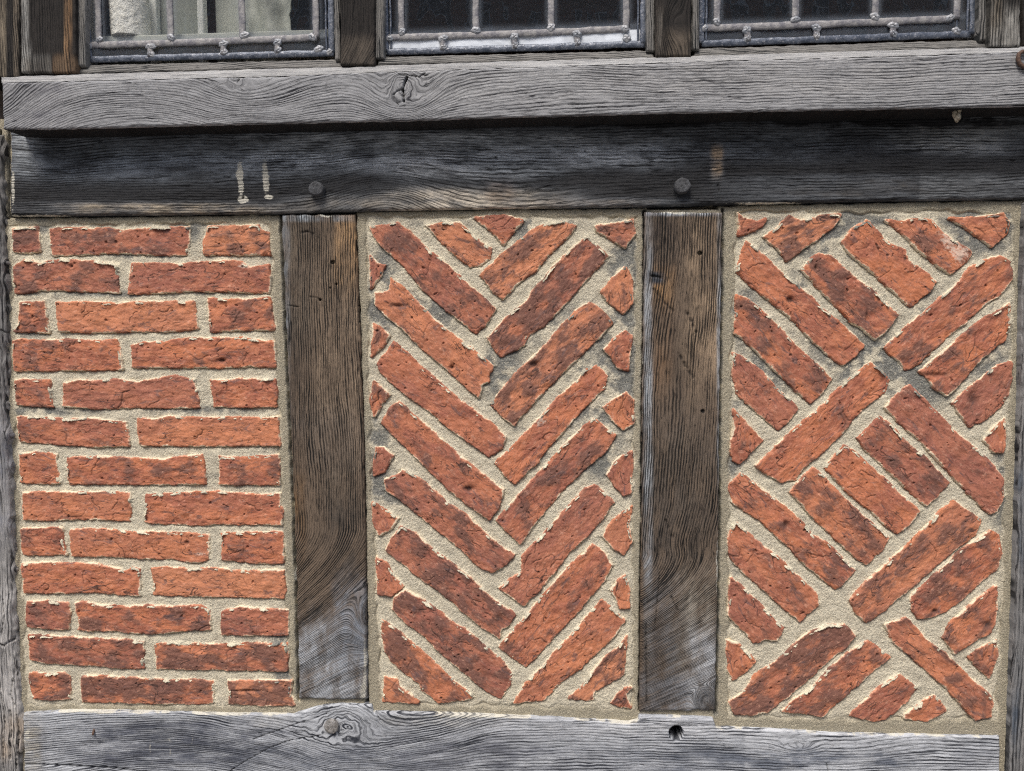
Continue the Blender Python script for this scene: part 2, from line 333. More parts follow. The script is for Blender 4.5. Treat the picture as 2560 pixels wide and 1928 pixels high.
MID_C = [
 [(65,170),(160,165),(235,145),(310,200),(450,330),(560,420),(680,530),(800,640),(862,700),(800,800),(740,850),(680,800),(540,690),(400,570),(280,420),(160,310),(85,230)],
 [(430,165),(520,150),(640,145),(700,210),(770,270),(835,310),(830,370),(760,415),(710,425),(600,340),(500,240)],
 [(740,115),(850,100),(940,100),(1040,130),(980,200),(920,280),(850,200),(780,150)],
 [(775,480),(870,385),(960,310),(1060,230),(1130,175),(1200,155),(1300,140),(1380,170),(1320,240),(1200,350),(1130,440),(1000,540),(910,632),(840,570)],
 [(1510,165),(1650,145),(1750,130),(1760,210),(1700,300),(1600,240),(1520,195)],
 [(820,885),(920,770),(1080,640),(1100,590),(1180,510),(1220,450),(1340,330),(1455,235),(1530,300),(1585,360),(1500,450),(1400,560),(1280,700),(1180,800),(1080,860),(1050,930),(900,1000),(850,940)],
 [(65,355),(110,410),(155,420),(130,480),(70,560),(65,460)],
 [(1700,430),(1745,520),(1745,660),(1690,720),(1600,660),(1550,590),(1620,500)],
 [(200,505),(270,560),(360,650),(500,790),(640,900),(760,990),(850,1065),(825,1110),(820,1160),(775,1180),(760,1265),(640,1160),(520,1050),(380,930),(280,830),(170,740),(100,670),(95,600),(150,600),(190,580)],
 [(840,1310),(900,1230),(1000,1110),(1100,1020),(1200,920),(1300,800),(1400,700),(1470,660),(1540,700),(1615,785),(1540,870),(1370,1030),(1280,1120),(1120,1280),(980,1440),(900,1370)],
 [(85,790),(140,830),(185,870),(130,940),(70,1000),(80,900)],
 [(1700,845),(1740,870),(1730,960),(1715,1090),(1650,1070),(1610,1000),(1570,960),(1640,880)],
 [(215,910),(300,980),(400,1080),(520,1180),(640,1290),(750,1370),(850,1440),(930,1520),(900,1590),(825,1640),(740,1580),(600,1480),(480,1380),(330,1270),(200,1170),(140,1110),(110,1050),(170,980)],
 [(890,1660),(960,1600),(1060,1500),(1150,1400),(1260,1280),(1400,1150),(1440,1090),(1520,1060),(1580,1130),(1560,1210),(1450,1310),(1300,1480),(1180,1610),(1140,1676),(1080,1726),(990,1816),(940,1776),(870,1686)],
 [(85,1165),(130,1200),(185,1245),(140,1300),(90,1385),(65,1300)],
 [(1705,1235),(1750,1290),(1750,1430),(1690,1470),(1620,1410),(1560,1330),(1630,1280)],
 [(250,1295),(330,1370),(450,1470),(560,1570),(700,1696),(800,1776),(915,1856),(890,1956),(830,2046),(740,1986),(620,1896),(500,1786),(380,1666),(270,1560),(140,1430),(190,1340)],
 [(1500,1400),(1580,1470),(1635,1510),(1580,1600),(1500,1670),(1440,1716),(1300,1856),(1190,1986),(1100,2096),(1025,2201),(960,2136),(875,2056),(960,1956),(1060,1856),(1150,1746),(1240,1650),(1350,1530)],
 [(105,1590),(150,1585),(205,1640),(150,1740),(90,1765),(90,1660)]]
MID_D = [
 [(1740,-50),(1745,60),(1735,210),(1690,225),(1640,170),(1585,100),(1620,30),(1680,-20)],
 [(270,65),(350,100),(450,180),(560,280),(700,370),(800,470),(900,560),(985,610),(930,670),(845,720),(760,680),(650,570),(520,470),(400,370),(280,270),(165,190),(160,130),(240,100)],
 [(1440,190),(1500,165),(1560,210),(1620,270),(1560,370),(1440,500),(1330,600),(1240,720),(1150,830),(1050,930),(960,870),(895,825),(960,770),(1040,720),(1040,620),(1120,540),(1200,450),(1300,340),(1380,250)],
 [(80,275),(160,320),(240,375),(200,440),(120,485),(85,400)],
 [(1740,300),(1720,420),(1740,520),(1690,605),(1620,560),(1560,490),(1600,420),(1670,350)],
 [(260,430),(360,480),(460,570),(580,660),(700,750),(820,870),(920,940),(990,995),(950,1060),(905,1080),(890,1140),(780,1070),(660,970),(520,850),(400,770),(280,670),(165,580),(200,510)],
 [(1490,545),(1560,590),(1615,680),(1560,780),(1470,880),(1380,990),(1260,1110),(1160,1230),(1060,1325),(980,1270),(895,1200),(980,1100),(1060,1010),(1150,900),(1240,800),(1330,690),(1440,600)],
 [(105,630),(180,680),(230,760),(275,810),(200,870),(115,860),(110,740)],
 [(1700,740),(1725,830),(1720,950),(1670,950),(1640,890),(1610,840),(1650,780)],
 [(290,835),(380,890),(500,970),(590,1040),(700,1110),(800,1200),(890,1270),(970,1370),(960,1440),(900,1530),(820,1490),(700,1390),(600,1310),(500,1220),(400,1120),(290,1040),(210,960),(220,890)],
 [(1550,900),(1620,960),(1695,1030),(1640,1120),(1540,1210),(1420,1330),(1290,1420),(1180,1540),(990,1560),(1050,1450),(1150,1350),(1250,1230),(1350,1130),(1450,1010)],
 [(140,1030),(230,1090),(340,1180),(450,1280),(540,1370),(640,1450),(715,1500),(720,1530),(600,1545),(500,1555),(400,1480),(380,1430),(300,1380),(200,1290),(160,1230),(145,1130)],
 [(1710,1130),(1700,1250),(1690,1370),(1600,1430),(1500,1480),(1490,1540),(1340,1530),(1430,1450),(1480,1370),(1560,1280),(1640,1220)],
 [(160,1395),(230,1410),(250,1460),(310,1500),(370,1555),(250,1555),(150,1545),(155,1470)],
 [(1740,1460),(1700,1500),(1720,1560),(1735,1590),(1680,1585),(1610,1560),(1650,1510),(1700,1470)]]
RIGHT_E = [
 [(220,140),(280,180),(340,195),(400,175),(370,215),(300,250),(225,270),(235,210)],
 [(390,285),(470,230),(550,155),(620,185),(700,170),(780,150),(880,145),(830,220),(740,290),(620,370),(530,440),(490,370),(430,320)],
 [(1045,180),(1110,250),(1200,340),(1290,370),(1310,440),(1400,500),(1490,575),(1440,640),(1330,730),(1250,660),(1160,580),(1050,480),(950,400),(890,320),(950,240)],
 [(1170,180),(1260,190),(1380,170),(1460,180),(1530,260),(1630,330),(1720,390),(1690,440),(1640,480),(1580,520),(1480,450),(1380,370),(1280,260)],
 [(1580,165),(1700,165),(1820,155),(1920,140),(1955,190),(1940,270),(1850,345),(1760,280),(1680,220)],
 [(275,315),(340,370),(430,450),(540,550),(680,660),(760,750),(860,830),(960,920),(1025,985),(980,1040),(890,1105),(800,1040),(680,930),(560,800),(440,700),(320,610),(215,510),(235,420)],
 [(740,395),(810,410),(900,490),(1000,570),(1100,650),(1180,730),(1240,790),(1180,870),(1100,940),(1030,880),(940,820),(860,730),(760,640),(690,560),(635,500),(680,430)],
 [(1900,410),(1965,450),(1975,560),(1900,660),(1800,720),(1680,830),(1560,930),(1460,1020),(1380,1100),(1300,1140),(1260,1080),(1200,1040),(1160,1000),(1240,920),(1340,830),(1440,750),(1540,660),(1640,580),(1700,490),(1800,440)],
 [(210,665),(270,680),(370,760),(480,860),(580,980),(680,1070),(760,1140),(815,1200),(760,1280),(685,1350),(620,1290),(500,1180),(400,1080),(300,980),(205,900),(205,780)],
 [(1960,710),(1965,850),(1930,950),(1820,1030),(1720,1130),(1640,1230),(1560,1300),(1480,1250),(1440,1190),(1390,1150),(1470,1080),(1570,1000),(1680,900),(1800,810),(1880,770)],
 [(190,1035),(270,1070),(370,1150),(460,1250),(540,1320),(600,1390),(560,1450),(480,1520),(400,1460),(310,1380),(215,1290),(190,1180)],
 [(1070,1090),(1130,1140),(1190,1200),(1160,1290),(1060,1350),(960,1450),(880,1550),(780,1650),(720,1700),(640,1760),(590,1840),(500,1856),(420,1816),(340,1756),(440,1660),(520,1580),(640,1470),(760,1370),(860,1270),(980,1160)],
 [(1975,1085),(1970,1200),(1950,1290),(1900,1380),(1800,1460),(1710,1500),(1650,1430),(1600,1350),(1700,1260),(1800,1180),(1890,1110)],
 [(1320,1240),(1400,1320),(1500,1420),(1600,1530),(1700,1610),(1790,1690),(1865,1760),(1915,1846),(1920,1956),(1880,2040),(1840,2060),(1770,2000),(1680,1906),(1580,1796),(1480,1690),(1370,1570),(1260,1480),(1170,1380),(1240,1300)],
 [(190,1395),(260,1470),(330,1550),(375,1600),(290,1670),(230,1740),(190,1720),(175,1640),(200,1500)],
 [(1130,1445),(1200,1490),(1270,1580),(1350,1650),(1420,1700),(1490,1786),(1570,1866),(1500,1946),(1430,2006),(1330,1926),(1250,1840),(1150,1750),(1050,1660),(990,1580),(1070,1500)],
 [(1930,1455),(1930,1580),(1920,1670),(1860,1660),(1800,1590),(1860,1510)]]
RIGHT_F = [
 [(900,-40),(970,0),(1060,90),(1160,170),(1250,270),(1330,330),(1380,380),(1330,450),(1240,520),(1170,470),(1080,380),(980,300),(900,230),(830,150),(780,100),(830,40)],
 [(700,105),(760,150),(850,250),(930,330),(1020,410),(1110,480),(1190,550),(1150,620),(1045,720),(970,670),(870,580),(780,490),(680,400),(640,340),(560,260),(620,180)],
 [(240,135),(320,200),(410,270),(520,350),(640,460),(700,540),(800,590),(880,670),(965,760),(920,820),(845,880),(770,820),(650,720),(560,620),(470,540),(370,440),(270,380),(185,320),(165,220)],
 [(1610,320),(1690,380),(1775,440),(1740,530),(1640,600),(1530,690),(1430,780),(1330,870),(1230,950),(1130,1030),(1040,1090),(970,1020),(945,950),(1020,860),(1120,770),(1240,660),(1350,560),(1440,470),(1520,380)],
 [(200,445),(280,520),(370,600),(480,680),(580,780),(680,870),(725,920),(730,980),(620,1085),(560,1040),(450,940),(340,840),(240,760),(175,680),(155,560)],
 [(1840,510),(1890,540),(1905,650),(1880,750),(1780,830),(1680,920),(1560,1020),(1450,1060),(1380,1070),(1340,1010),(1330,930),(1420,850),(1520,760),(1620,660),(1740,570)],
 [(175,810),(240,860),(310,930),(390,1010),(450,1080),(510,1130),(470,1210),(390,1200),(325,1225),(260,1150),(160,1050),(165,920)],
 [(1875,865),(1880,980),(1870,1080),(1840,1150),(1740,1210),(1610,1290),(1540,1190),(1580,1100),(1650,1040),(1750,950)],
 [(790,1110),(900,1110),(965,1180),(900,1260),(800,1340),(700,1430),(600,1520),(500,1600),(400,1670),(300,1690),(200,1680),(165,1610),(250,1550),(330,1430),(460,1350),(560,1260),(660,1170)],
 [(1165,1110),(1300,1070),(1360,1130),(1430,1210),(1540,1290),(1640,1390),(1740,1480),(1830,1560),(1853,1620),(1840,1695),(1740,1715),(1640,1600),(1550,1500),(1430,1400),(1320,1300),(1220,1220)],
 [(1870,1210),(1885,1310),(1830,1450),(1770,1390),(1700,1320),(1780,1260)],
 [(1050,1215),(1130,1270),(1190,1320),(1100,1390),(1000,1480),(900,1570),(822,1637),(763,1694),(622,1676),(505,1666),(584,1589),(702,1509),(800,1400),(880,1330),(960,1270)],
 [(1250,1430),(1311,1471),(1361,1520),(1301,1600),(1221,1670),(1161,1715),(1081,1725),(942,1690),(1042,1590),(1141,1500)],
 [(145,1210),(230,1240),(290,1300),(325,1350),(260,1420),(190,1465),(160,1400),(150,1300)],
 [(1480,1565),(1555,1660),(1480,1699),(1420,1727),(1291,1710),(1291,1685),(1381,1620)]]

def panel(thing_name, label, polys, frame, span, edges, stains, seed, dark, whites=(), gaps=(), pits=()):
    """polys: brick outlines; frame: the edge of the laid field (u0,v0,u1,v1 lines); span: how far the mortar reaches behind the timbers"""
    Y = 0.004; st = .0010
    x0, z1 = PW(span[0], span[1], Y); x1, z0 = PW(span[2], span[3], Y)
    X, Z = np.meshgrid(np.arange(x0, x1, st), np.arange(z0, z1, st)); U, V = UV(X, Z, Y)
    root = thing(thing_name, label, 'brick infill', (float((x0+x1)/2), Y, float(z0)), 'brick infill panels between the timber studs')
    wx = 0.0013*fbm(X, Z, 80, 3, seed, .5)+.0004*vnoise(X, Z, 420, seed+3); wz = .0013*fbm(X, Z, 80, 3, seed+7, .5)+.0004*vnoise(X, Z, 420, seed+8)
    sd = np.full(X.shape, .05)
    rs = np.random.RandomState(seed); bricks = []
    for p in polys:
        pw = np.stack(PW([q[0] for q in p], [q[1] for q in p], -.001), 1)
        a0, b0 = pw.min(0)-.02; a1, b1 = pw.max(0)+.02
        i0, i1 = np.searchsorted(Z[:, 0], [b0, b1]); j0, j1 = np.searchsorted(X[0], [a0, a1]); sl = (slice(i0, i1), slice(j0, j1))
        d = poly_sdf(X[sl]+wx[sl], Z[sl]+wz[sl], pw)-.0022
        sd[sl] = np.minimum(sd[sl], d); bricks.append((sl, pw, d))
    # ---- mortar
    gz, gx = np.gradient(sd, st)
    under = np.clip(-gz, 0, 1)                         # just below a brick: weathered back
    n1 = fbm(X, Z, 60, 4, seed+20); n2 = fbm(X, Z, 260, 2, seed+21); n3 = fbm(X, Z, 18, 3, seed+22)
    fr = poly_sdf(U, V, frame); bord = ss(6, -6, -fr)*1.0                     # 1 outside the laid field
    bord = ss(-4, 6, fr+8*vnoise(X, Z, 40, seed+5))
    near = np.exp(-np.clip(sd, 0, 1)/.003)
    smear = ss(-.1, .9, fbm(X, Z, 45, 3, seed+51))
    h = .0030+.0010*n1+.0004*n2+.0010*n3-.0020*np.exp(-np.clip(sd, -.003, 1)/.0030)*(1-under)*(.25+smear)+.0042*under*np.exp(-np.clip(sd, 0, 1)/.0024)
    h = h*(1-bord)+bord*(.0022+.0005*n1+.0003*n2)
    h = h+.0030*np.exp(-((fr+8*vnoise(X, Z, 40, seed+5))/4.)**2)*(.4+.6*ss(-.2, .5, n3))
    y = Y-.004+h
    dirt_shade = np.zeros(X.shape)
    for e in edges:                                    # hairline crack where the mortar meets the timber
        dd = poly_line(U, V, e)+2.0*vnoise(X, Z, 60, seed+30)
        y = y+.012*np.exp(-(dd/3.0)**2)*ss(-.7, .0, n3+.3); dirt_shade = np.maximum(dirt_shade, .9*np.exp(-(dd/7.)**2)*ss(-.5, .3, n1+.3))  # dark edge: grime with contact shade put into the mortar colour
    for (u0, v0, u1, v1, dep) in gaps:
        m = ss(-2, 2, U-u0)*ss(-2, 2, u1-U)*ss(-2, 2, V-v0)*ss(-2, 2, v1-V); y = y+dep*m
    stain_shade = 1.35*np.clip(gauss(U, V, stains), 0, 1.2)*ss(-.75, .35, n3+.6*n1)*(1-.65*bord)
    stain_shade = stain_shade+.42*under*near*(1-bord)+dirt_shade+.5*ss(.2, .9, fbm(X, Z, 14, 4, seed+61))*ss(.0, .6, n1+.2)*(1-.5*bord)  # also darkens joints below bricks, painting in their shadow line
    pale = np.exp(-(np.clip(sd, 0, 1)/.0030))*ss(-.3, .6, fbm(X, Z, 36, 3, seed+52)+.25)*(1-.7*under)
    A = {'t': np.stack([stain_shade, np.clip(pale, 0, 1), bord, np.ones_like(sd)], -1).reshape(-1, 4)}
    P3 = np.stack([X, y, Z], -1).reshape(-1, 3)
    keep = (sd > -.004); keep = keep[:-1, :-1] | keep[1:, 1:]
    Fm = gridfaces(*X.shape, keep); Vm, Fm, Am = compact(P3, Fm, A)
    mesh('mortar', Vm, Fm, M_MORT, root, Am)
    # ---- bricks, one mesh
    VV, FF, BB, TT, WW, off = [], [], [], [], [], 0
    for bi, (sl, pw, d) in enumerate(bricks):
        x, z = X[sl], Z[sl]; u, v = U[sl], V[sl]; s_ = seed*100+bi*13
        c = pw.mean(0); q = pw-c; ev, evec = np.linalg.eigh(q.T@q); ax = evec[:, 1]; nx = np.array([-ax[1], ax[0]])
        L = (x-c[0])*ax[0]+(z-c[1])*ax[1]; Wd = (x-c[0])*nx[0]+(z-c[1])*nx[1]
        tx, tz = (rs.rand(2)-.5)*.016
        top = -.0004+(rs.rand()-.5)*.0016+tx*L*1.+tz*Wd
        low = fbm(L, Wd, 28, 2, s_); med = fbm(L*.6, Wd, 110, 3, s_+1, .6)
        # drying cracks and drag marks: random walks that mostly follow the brick
        hl, hw = np.abs(L[d < 0]).max(), np.abs(Wd[d < 0]).max(); cr = np.zeros(x.shape)
        for ci in range(rs.randint(3, 5+int(hl*60))):
            a = rs.randn()*.35+(math.pi if rs.rand() < .5 else 0) if rs.rand() < .72 else rs.rand()*6.28
            p0 = np.array([(rs.rand()*2-1)*hl*.85, (rs.rand()*2-1)*hw*.85]); pts = [p0]
            for k in range(rs.randint(3, 9)):
                a += rs.randn()*.55; p0 = p0+np.array([math.cos(a), math.sin(a)])*(.002+.004*rs.rand()); pts.append(p0)
            pts = np.array(pts); w_ = .00050+.00055*rs.rand()
            bx = (L > pts[:, 0].min()-.004) & (L < pts[:, 0].max()+.004) & (Wd > pts[:, 1].min()-.004) & (Wd < pts[:, 1].max()+.004)
            if bx.any():
                dd = poly_line(L[bx], Wd[bx], pts); cr[bx] = np.maximum(cr[bx], np.exp(-(dd/w_)**2)*(.45+.55*rs.rand()))
        pit = ss(1.15, 1.3, fbm(L, Wd, 130, 1, s_+9))
        e = np.clip(-d, 0, 1)
        hh = top-.0016*low-.0009*med+.0015*cr+.0022*pit
        pm = gauss(u, v, pits) if len(pits) else 0
        hh = hh+.005*np.clip(pm, 0, 1)
        R = .0026; rnd = np.where(e < R, R-np.sqrt(np.clip(R*R-(R-e)**2, 0, None)), 0)
        ch = .0028*ss(.25, .8, fbm(x, z, 95, 2, s_+11))*np.exp(-e/.0035)       # chipped arrises
        hh = hh+rnd*.42+.7*ch+np.where(d > 0, d*6, 0)
        tone = dark[bi] if bi in dark else .02+.62*rs.rand()**1.3
        tn = tone+.45*low*ss(0, .4, tone)+.10
        rim = np.clip(np.exp(-e/.0028)*(.66+.75*fbm(x, z, 30, 2, s_+12)), 0, 1)
        wh = gauss(u, v, whites) if len(whites) else np.zeros(x.shape)
        kp = (d < .0022); kp = kp[:-1, :-1] | kp[1:, 1:]
        fc = gridfaces(*x.shape, kp)
        vv = np.stack([x, hh, z], -1).reshape(-1, 3)
        at = {'b': np.stack([L, Wd, np.full(x.shape, bi*.37+seed)], -1).reshape(-1, 3), 't': np.stack([tn, rim, np.clip(.85*cr+.5*pit+np.clip(pm, 0, 1), 0, 1), np.ones(x.shape)], -1).reshape(-1, 4), 'white': wh.ravel()}
        vv, fc, at = compact(vv, fc, at)
        VV.append(vv); FF.append(fc+off); off += len(vv); BB.append(at['b']); TT.append(at['t']); WW.append(at['white'])
    mesh('brickwork', np.concatenate(VV), np.concatenate(FF), M_BRICK, root, {'b': np.concatenate(BB), 't': np.concatenate(TT), 'white': np.concatenate(WW)})
    return root
def poly_line(x, y, P):
    d = np.full(x.shape, 1e9)
    for (ax, ay), (bx, by) in zip(P[:-1], P[1:]):
        ex, ey = bx-ax, by-ay; t = np.clip(((x-ax)*ex+(y-ay)*ey)/(ex*ex+ey*ey), 0, 1)
        d = np.minimum(d, (x-ax-t*ex)**2+(y-ay-t*ey)**2)
    return np.sqrt(d)

EL_STUD1 = [(702, 535), (712, 760), (722, 980), (733, 1240), (742, 1480), (747, 1750)]
ER_STUD1 = [(887, 531), (896, 760), (903, 960), (911, 1240), (915, 1500), (918, 1754)]
EL_STUD2 = [(1611, 528), (1610, 760), (1606, 1000), (1604, 1300), (1601, 1560), (1599, 1774)]
ER_STUD2 = [(1806, 523), (1803, 760), (1799, 1000), (1797, 1300), (1792, 1600), (1788, 1782)]
LPOST = [(1, 330), (2, 480), (6, 620), (12, 700), (13, 830), (14, 940), (11, 1000), (19, 1100), (25, 1223), (31, 1500), (37, 1650), (42, 1750), (55, 1808), (52, 1860), (47, 1928), (47, 2050)]
RPOST = [(2566, 500), (2558, 688), (2553, 1000), (2548, 1200), (2540, 1453), (2533, 1664), (2524, 1928), (2522, 2050)]
LEFT = T(0, 500, K, LEFT_A)+T(0, 1150, K, LEFT_B)
MID = T(900, 500, K, MID_C)+T(900, 1150, K, MID_D)
RIGHT = T(1760, 480, K, RIGHT_E)+T(1760, 1130, K, RIGHT_F)
panel('brick_infill', 'brick panel laid in plain horizontal courses, left of both oak studs', LEFT,
      [(24, 566), (672, 560), (688, 900), (700, 1200), (718, 1600), (732, 1764), (70, 1762), (48, 1250)], (-60, 300, 835, 2060),
      [EL_STUD1, LPOST, [(26, 542), (700, 534)], [(8, 552), (22, 545), (24, 330)]],
      [(110, 560, 20, 30, 1), (360, 640, 110, 16, .7), (480, 580, 30, 40, .8), (100, 1030, 160, 14, .9), (500, 1025, 180, 14, .8), (330, 735, 260, 12, .7), (60, 840, 80, 14, .6), (700, 1580, 26, 110, .9), (380, 1190, 300, 10, .5), (330, 560, 260, 10, .55), (715, 1720, 24, 60, .8)],
      11, {0: .75, 3: .5, 5: .6, 10: .42, 16: .38, 25: .35, 26: .5, 27: .4, 28: .55, 29: .6, 30: .62, 31: .7, 32: .85},
      whites=[(620, 665, 30, 10, .8), (500, 1382, 30, 10, .6), (460, 1610, 60, 10, .5)], gaps=[(690, 528, 884, 537, .02)],
      pits=[(556, 901, 9, 5, 1.2), (180, 666, 4, 4, 1), (470, 1355, 5, 5, 1), (620, 1725, 26, 3, .8)])
panel('brick_infill', 'middle brick panel laid in zigzag herringbone, between the two oak studs', MID,
      [(920, 545), (1590, 545), (1584, 1000), (1580, 1400), (1580, 1768), (958, 1758), (935, 1400), (925, 1000)], (785, 420, 1735, 2060),
      [ER_STUD1, EL_STUD2, [(887, 526), (1610, 517)]],
      [(960, 700, 40, 120, .9), (980, 770, 90, 60, .8), (1330, 580, 60, 60, .9), (1440, 830, 120, 80, .9), (1250, 930, 60, 90, 1), (1560, 640, 50, 100, 1), (1080, 800, 60, 60, .6), (1480, 1000, 90, 70, .9), (1560, 900, 40, 180, .8), (940, 1150, 30, 120, .9), (1000, 1230, 60, 50, .8), (1500, 1150, 60, 60, .8), (1200, 560, 300, 14, .6), (1150, 760, 60, 60, .5), (1400, 1110, 90, 60, .5), (1000, 1070, 60, 60, .5)],
      23, {28: .6, 31: .6, 32: .45, 33: .62, 30: .55, 17: .45, 25: .35}, whites=[(1350, 1050, 26, 22, .7), (1180, 800, 20, 30, .2)], gaps=[(702, 528, 884, 536, .02), (1618, 515, 1795, 523, .02), (1650, 1800, 1732, 1870, .08)],
      pits=[(1335, 911, 10, 8, 1.3), (1131, 918, 5, 5, 1), (1172, 1222, 10, 6, 1.2), (1166, 580, 4, 4, 1), (996, 765, 20, 5, .7), (1310, 660, 4, 22, .4), (1250, 1545, 14, 16, .5), (1215, 1687, 16, 14, .6)])
panel('brick_infill', 'right brick panel laid in diagonal basketweave squares, beside the right post', RIGHT,
      [(1842, 532), (2528, 532), (2530, 900), (2512, 1200), (2500, 1500), (2488, 1797), (1822, 1792), (1822, 1300), (1830, 900)], (1670, 400, 2640, 2060),
      [ER_STUD2, RPOST, [(1790, 512), (2560, 497)]],
      [(2120, 560, 60, 60, 1), (2060, 640, 60, 70, .8), (1930, 630, 60, 60, .9), (2440, 580, 70, 60, 1.1), (1860, 780, 40, 90, .9), (1900, 940, 70, 60, .9), (2180, 900, 160, 70, .9), (2300, 960, 80, 70, 1), (2480, 900, 60, 160, .8), (2500, 1230, 30, 110, 1), (1830, 1000, 30, 60, .7), (2050, 800, 120, 80, .5), (2500, 540, 60, 60, 1), (1850, 1420, 30, 60, .6), (2360, 760, 100, 60, .5), (2180, 552, 330, 12, .7), (1830, 1160, 24, 60, .8), (2110, 1480, 20, 20, .3)],
      37, {25: .72, 28: .55, 26: .45, 18: .42, 15: .42, 20: .4, 24: .5, 27: .5}, whites=[(2370, 590, 34, 40, .8), (2400, 640, 30, 30, .7), (2020, 650, 16, 20, .6), (2340, 730, 30, 14, .5)], gaps=[(1618, 515, 1795, 523, .02), (1650, 1800, 1732, 1870, .08)],
      pits=[(1974, 750, 9, 7, 1.3), (2430, 1000, 14, 16, .9), (2165, 790, 3, 16, .6), (2330, 938, 30, 6, .6), (1964, 1310, 8, 10, 1), (2017, 1322, 5, 12, 1), (2335, 1527, 6, 5, 1), (2465, 1560, 12, 9, .8), (2038, 670, 3, 6, 1)])

# ------------------------------------------------------------------ timbers
def along(P, t, ax):
    P = np.asarray(P, float); k = P[:, ax]
    if k[0] > k[-1]: P = P[::-1]; k = P[:, ax]
    return np.interp(t, k, P[:, 1-ax])
def timber(name, A, B, rng, ax, Y, back, mat, parent=None, grain=None, patches=(), paint=(), cracks=(), holes=(), step=.0014, bevel=.004, und=.0012, seed=1, wob=.0006, slope=None, edgepale=0., under=0., warp=None):
    """A and B are the two long edges as seen in the photo; ax=0: they run across, ax=1: they run down. The front face is a relief."""
    a, b = rng; Lp = abs(b-a)*.65e-3; n = max(8, int(Lp/step)); t = np.linspace(a, b, n)
    eA = along(A, t, ax); eB = along(B, t, ax); wd = abs(np.mean(eA-eB))*.65e-3; m = max(6, int(wd/step)); s = np.linspace(0, 1, m)
    if ax == 0:   # A top, B bottom ; rows go up
        U = np.tile(t, (m, 1)); V = eB[None]*(1-s[:, None])+eA[None]*s[:, None]
    else:         # A left, B right ; rows go up: v falls
        t = np.sort(t)[::-1]; eA = along(A, t, ax); eB = along(B, t, ax)
        V = np.tile(t[:, None], (1, m)); U = eA[:, None]*(1-s[None])+eB[:, None]*s[None]
    X, Z = PW(U, V, Y)
    H, Wc = X.shape
    lw = np.abs(X[:, -1]-X[:, 0])[:, None]; lh = np.abs(Z[-1]-Z[0])[None]
    ci = np.linspace(0, 1, Wc)[None]; ri = np.linspace(0, 1, H)[:, None]
    d = np.minimum(np.minimum(ci*lw, (1-ci)*lw), np.minimum(ri*lh, (1-ri)*lh))
    dn = d+.0012*fbm(X, Z, 60, 2, seed+2)
    y = Y+und*fbm(X, Z, 9, 3, seed)+.35*und*fbm(X*(.3 if ax == 0 else 1), Z*(1 if ax == 0 else .3), 70, 3, seed+1)
    bv = np.clip(1-np.clip(dn, 0, None)/bevel, 0, 1); y = y+bevel*(1-np.sqrt(1-bv**2*.999))
    X = X+wob*vnoise(X, Z, 55, seed+5)*np.exp(-d/.006); Z = Z+wob*vnoise(X, Z, 55, seed+6)*np.exp(-d/.006)
    G = X if ax == 0 else Z; Fq = (Z if ax == 0 else X)
    x_, z_ = X, Z
    f = Fq+.0045*fbm(G, Fq*2.2, 4, 2, seed+9)+.0007*fbm(G, Fq, 40, 2, seed+10)
    for kn in (grain or ()):
        if kn[0] == 'dip':
            _, u, v, ru, rv, amp = kn; f = f+amp*np.exp(-((U-u)/ru)**2-((V-v)/rv)**2)
        elif kn[0] == 'ring':
            _, u, v, r, asp, gain = kn; kx, kz = PW(u, v, Y); fc = kz if ax == 0 else kx; rr = np.sqrt(((X-kx)/asp)**2+(Z-kz)**2)
            w_ = np.exp(-(rr/(r*.65e-3))**2); f = f*(1-w_)+w_*(fc+rr*gain*.6+.003*fbm(X, Z, 70, 2, seed+14))
        elif kn[0] == 'lean':
            _, v0, sl = kn; f = f-sl*np.clip(PW(1280, v0, Y)[1]-Z, 0, None)**1.5*-3.0
        elif kn[0] == 'shear':
            _, sl = kn; f = f+sl*G
    ovc = np.zeros((H, Wc, 4))
    nz = fbm(X*(.4 if ax == 0 else 1), Z*(1 if ax == 0 else .4), 34, 5, seed+20, .65)
    for (u, v, ru, rv, col, al) in patches:
        k = np.clip(.9*al*np.exp(-((U-u)/ru)**4-((V-v)/rv)**4)*(1+.8*nz), 0, 1)[..., None]
        ovc[..., :3] = ovc[..., :3]*(1-k)*1+np.array(col)*k if False else np.where(ovc[..., 3:] > 0, ovc[..., :3]*(1-k)+np.array(col)*k, np.array(col))
        ovc[..., 3:] = ovc[..., 3:]*(1-k)+k
    pt = gauss(U, V, paint) if len(paint) else np.zeros((H, Wc))
    if edgepale: pt = pt+edgepale*np.exp(-d/.0035)*ss(-.3, .5, nz)
    ck = np.zeros((H, Wc))
    for (pl, wdt, dep) in cracks:
        dd = poly_line(U, V, pl)+wdt*.5*vnoise(X, Z, 120, seed+40); k = np.exp(-(np.clip(dd, 0, None)/(wdt*.85))**2)*(.75+.5*vnoise(X, Z, 200, seed+44)); y = y+dep*k; ck = np.maximum(ck, np.clip(k*.85, 0, 1))
    for (u, v, r, dep) in holes:
        rr = np.sqrt((U-u)**2+(V-v)**2)+1.2*vnoise(X, Z, 80, seed+41); k = ss(r+1.2, r-1.2, rr); y = y+dep*k; ck = np.maximum(ck, k)  # hole coloured black for the shade inside it
    if slope is not None: y = y+slope(U, V, s[:, None] if ax == 0 else s[None])
    g = np.stack([G, f, np.full(X.shape, seed*.31)], -1)
    pad = lambda q: np.pad(q, ((1, 1), (1, 1))+((0, 0),)*(q.ndim-2), mode='edge')
    Xp, Zp, yp = pad(X), pad(Z), pad(y); yp[0] = yp[-1] = back; yp[:, 0] = yp[:, -1] = back
    g = pad(g); g[..., 2] += yp*3; g[0, :, 1] += .04; g[-1, :, 1] -= .04
    ckp = pad(ck)
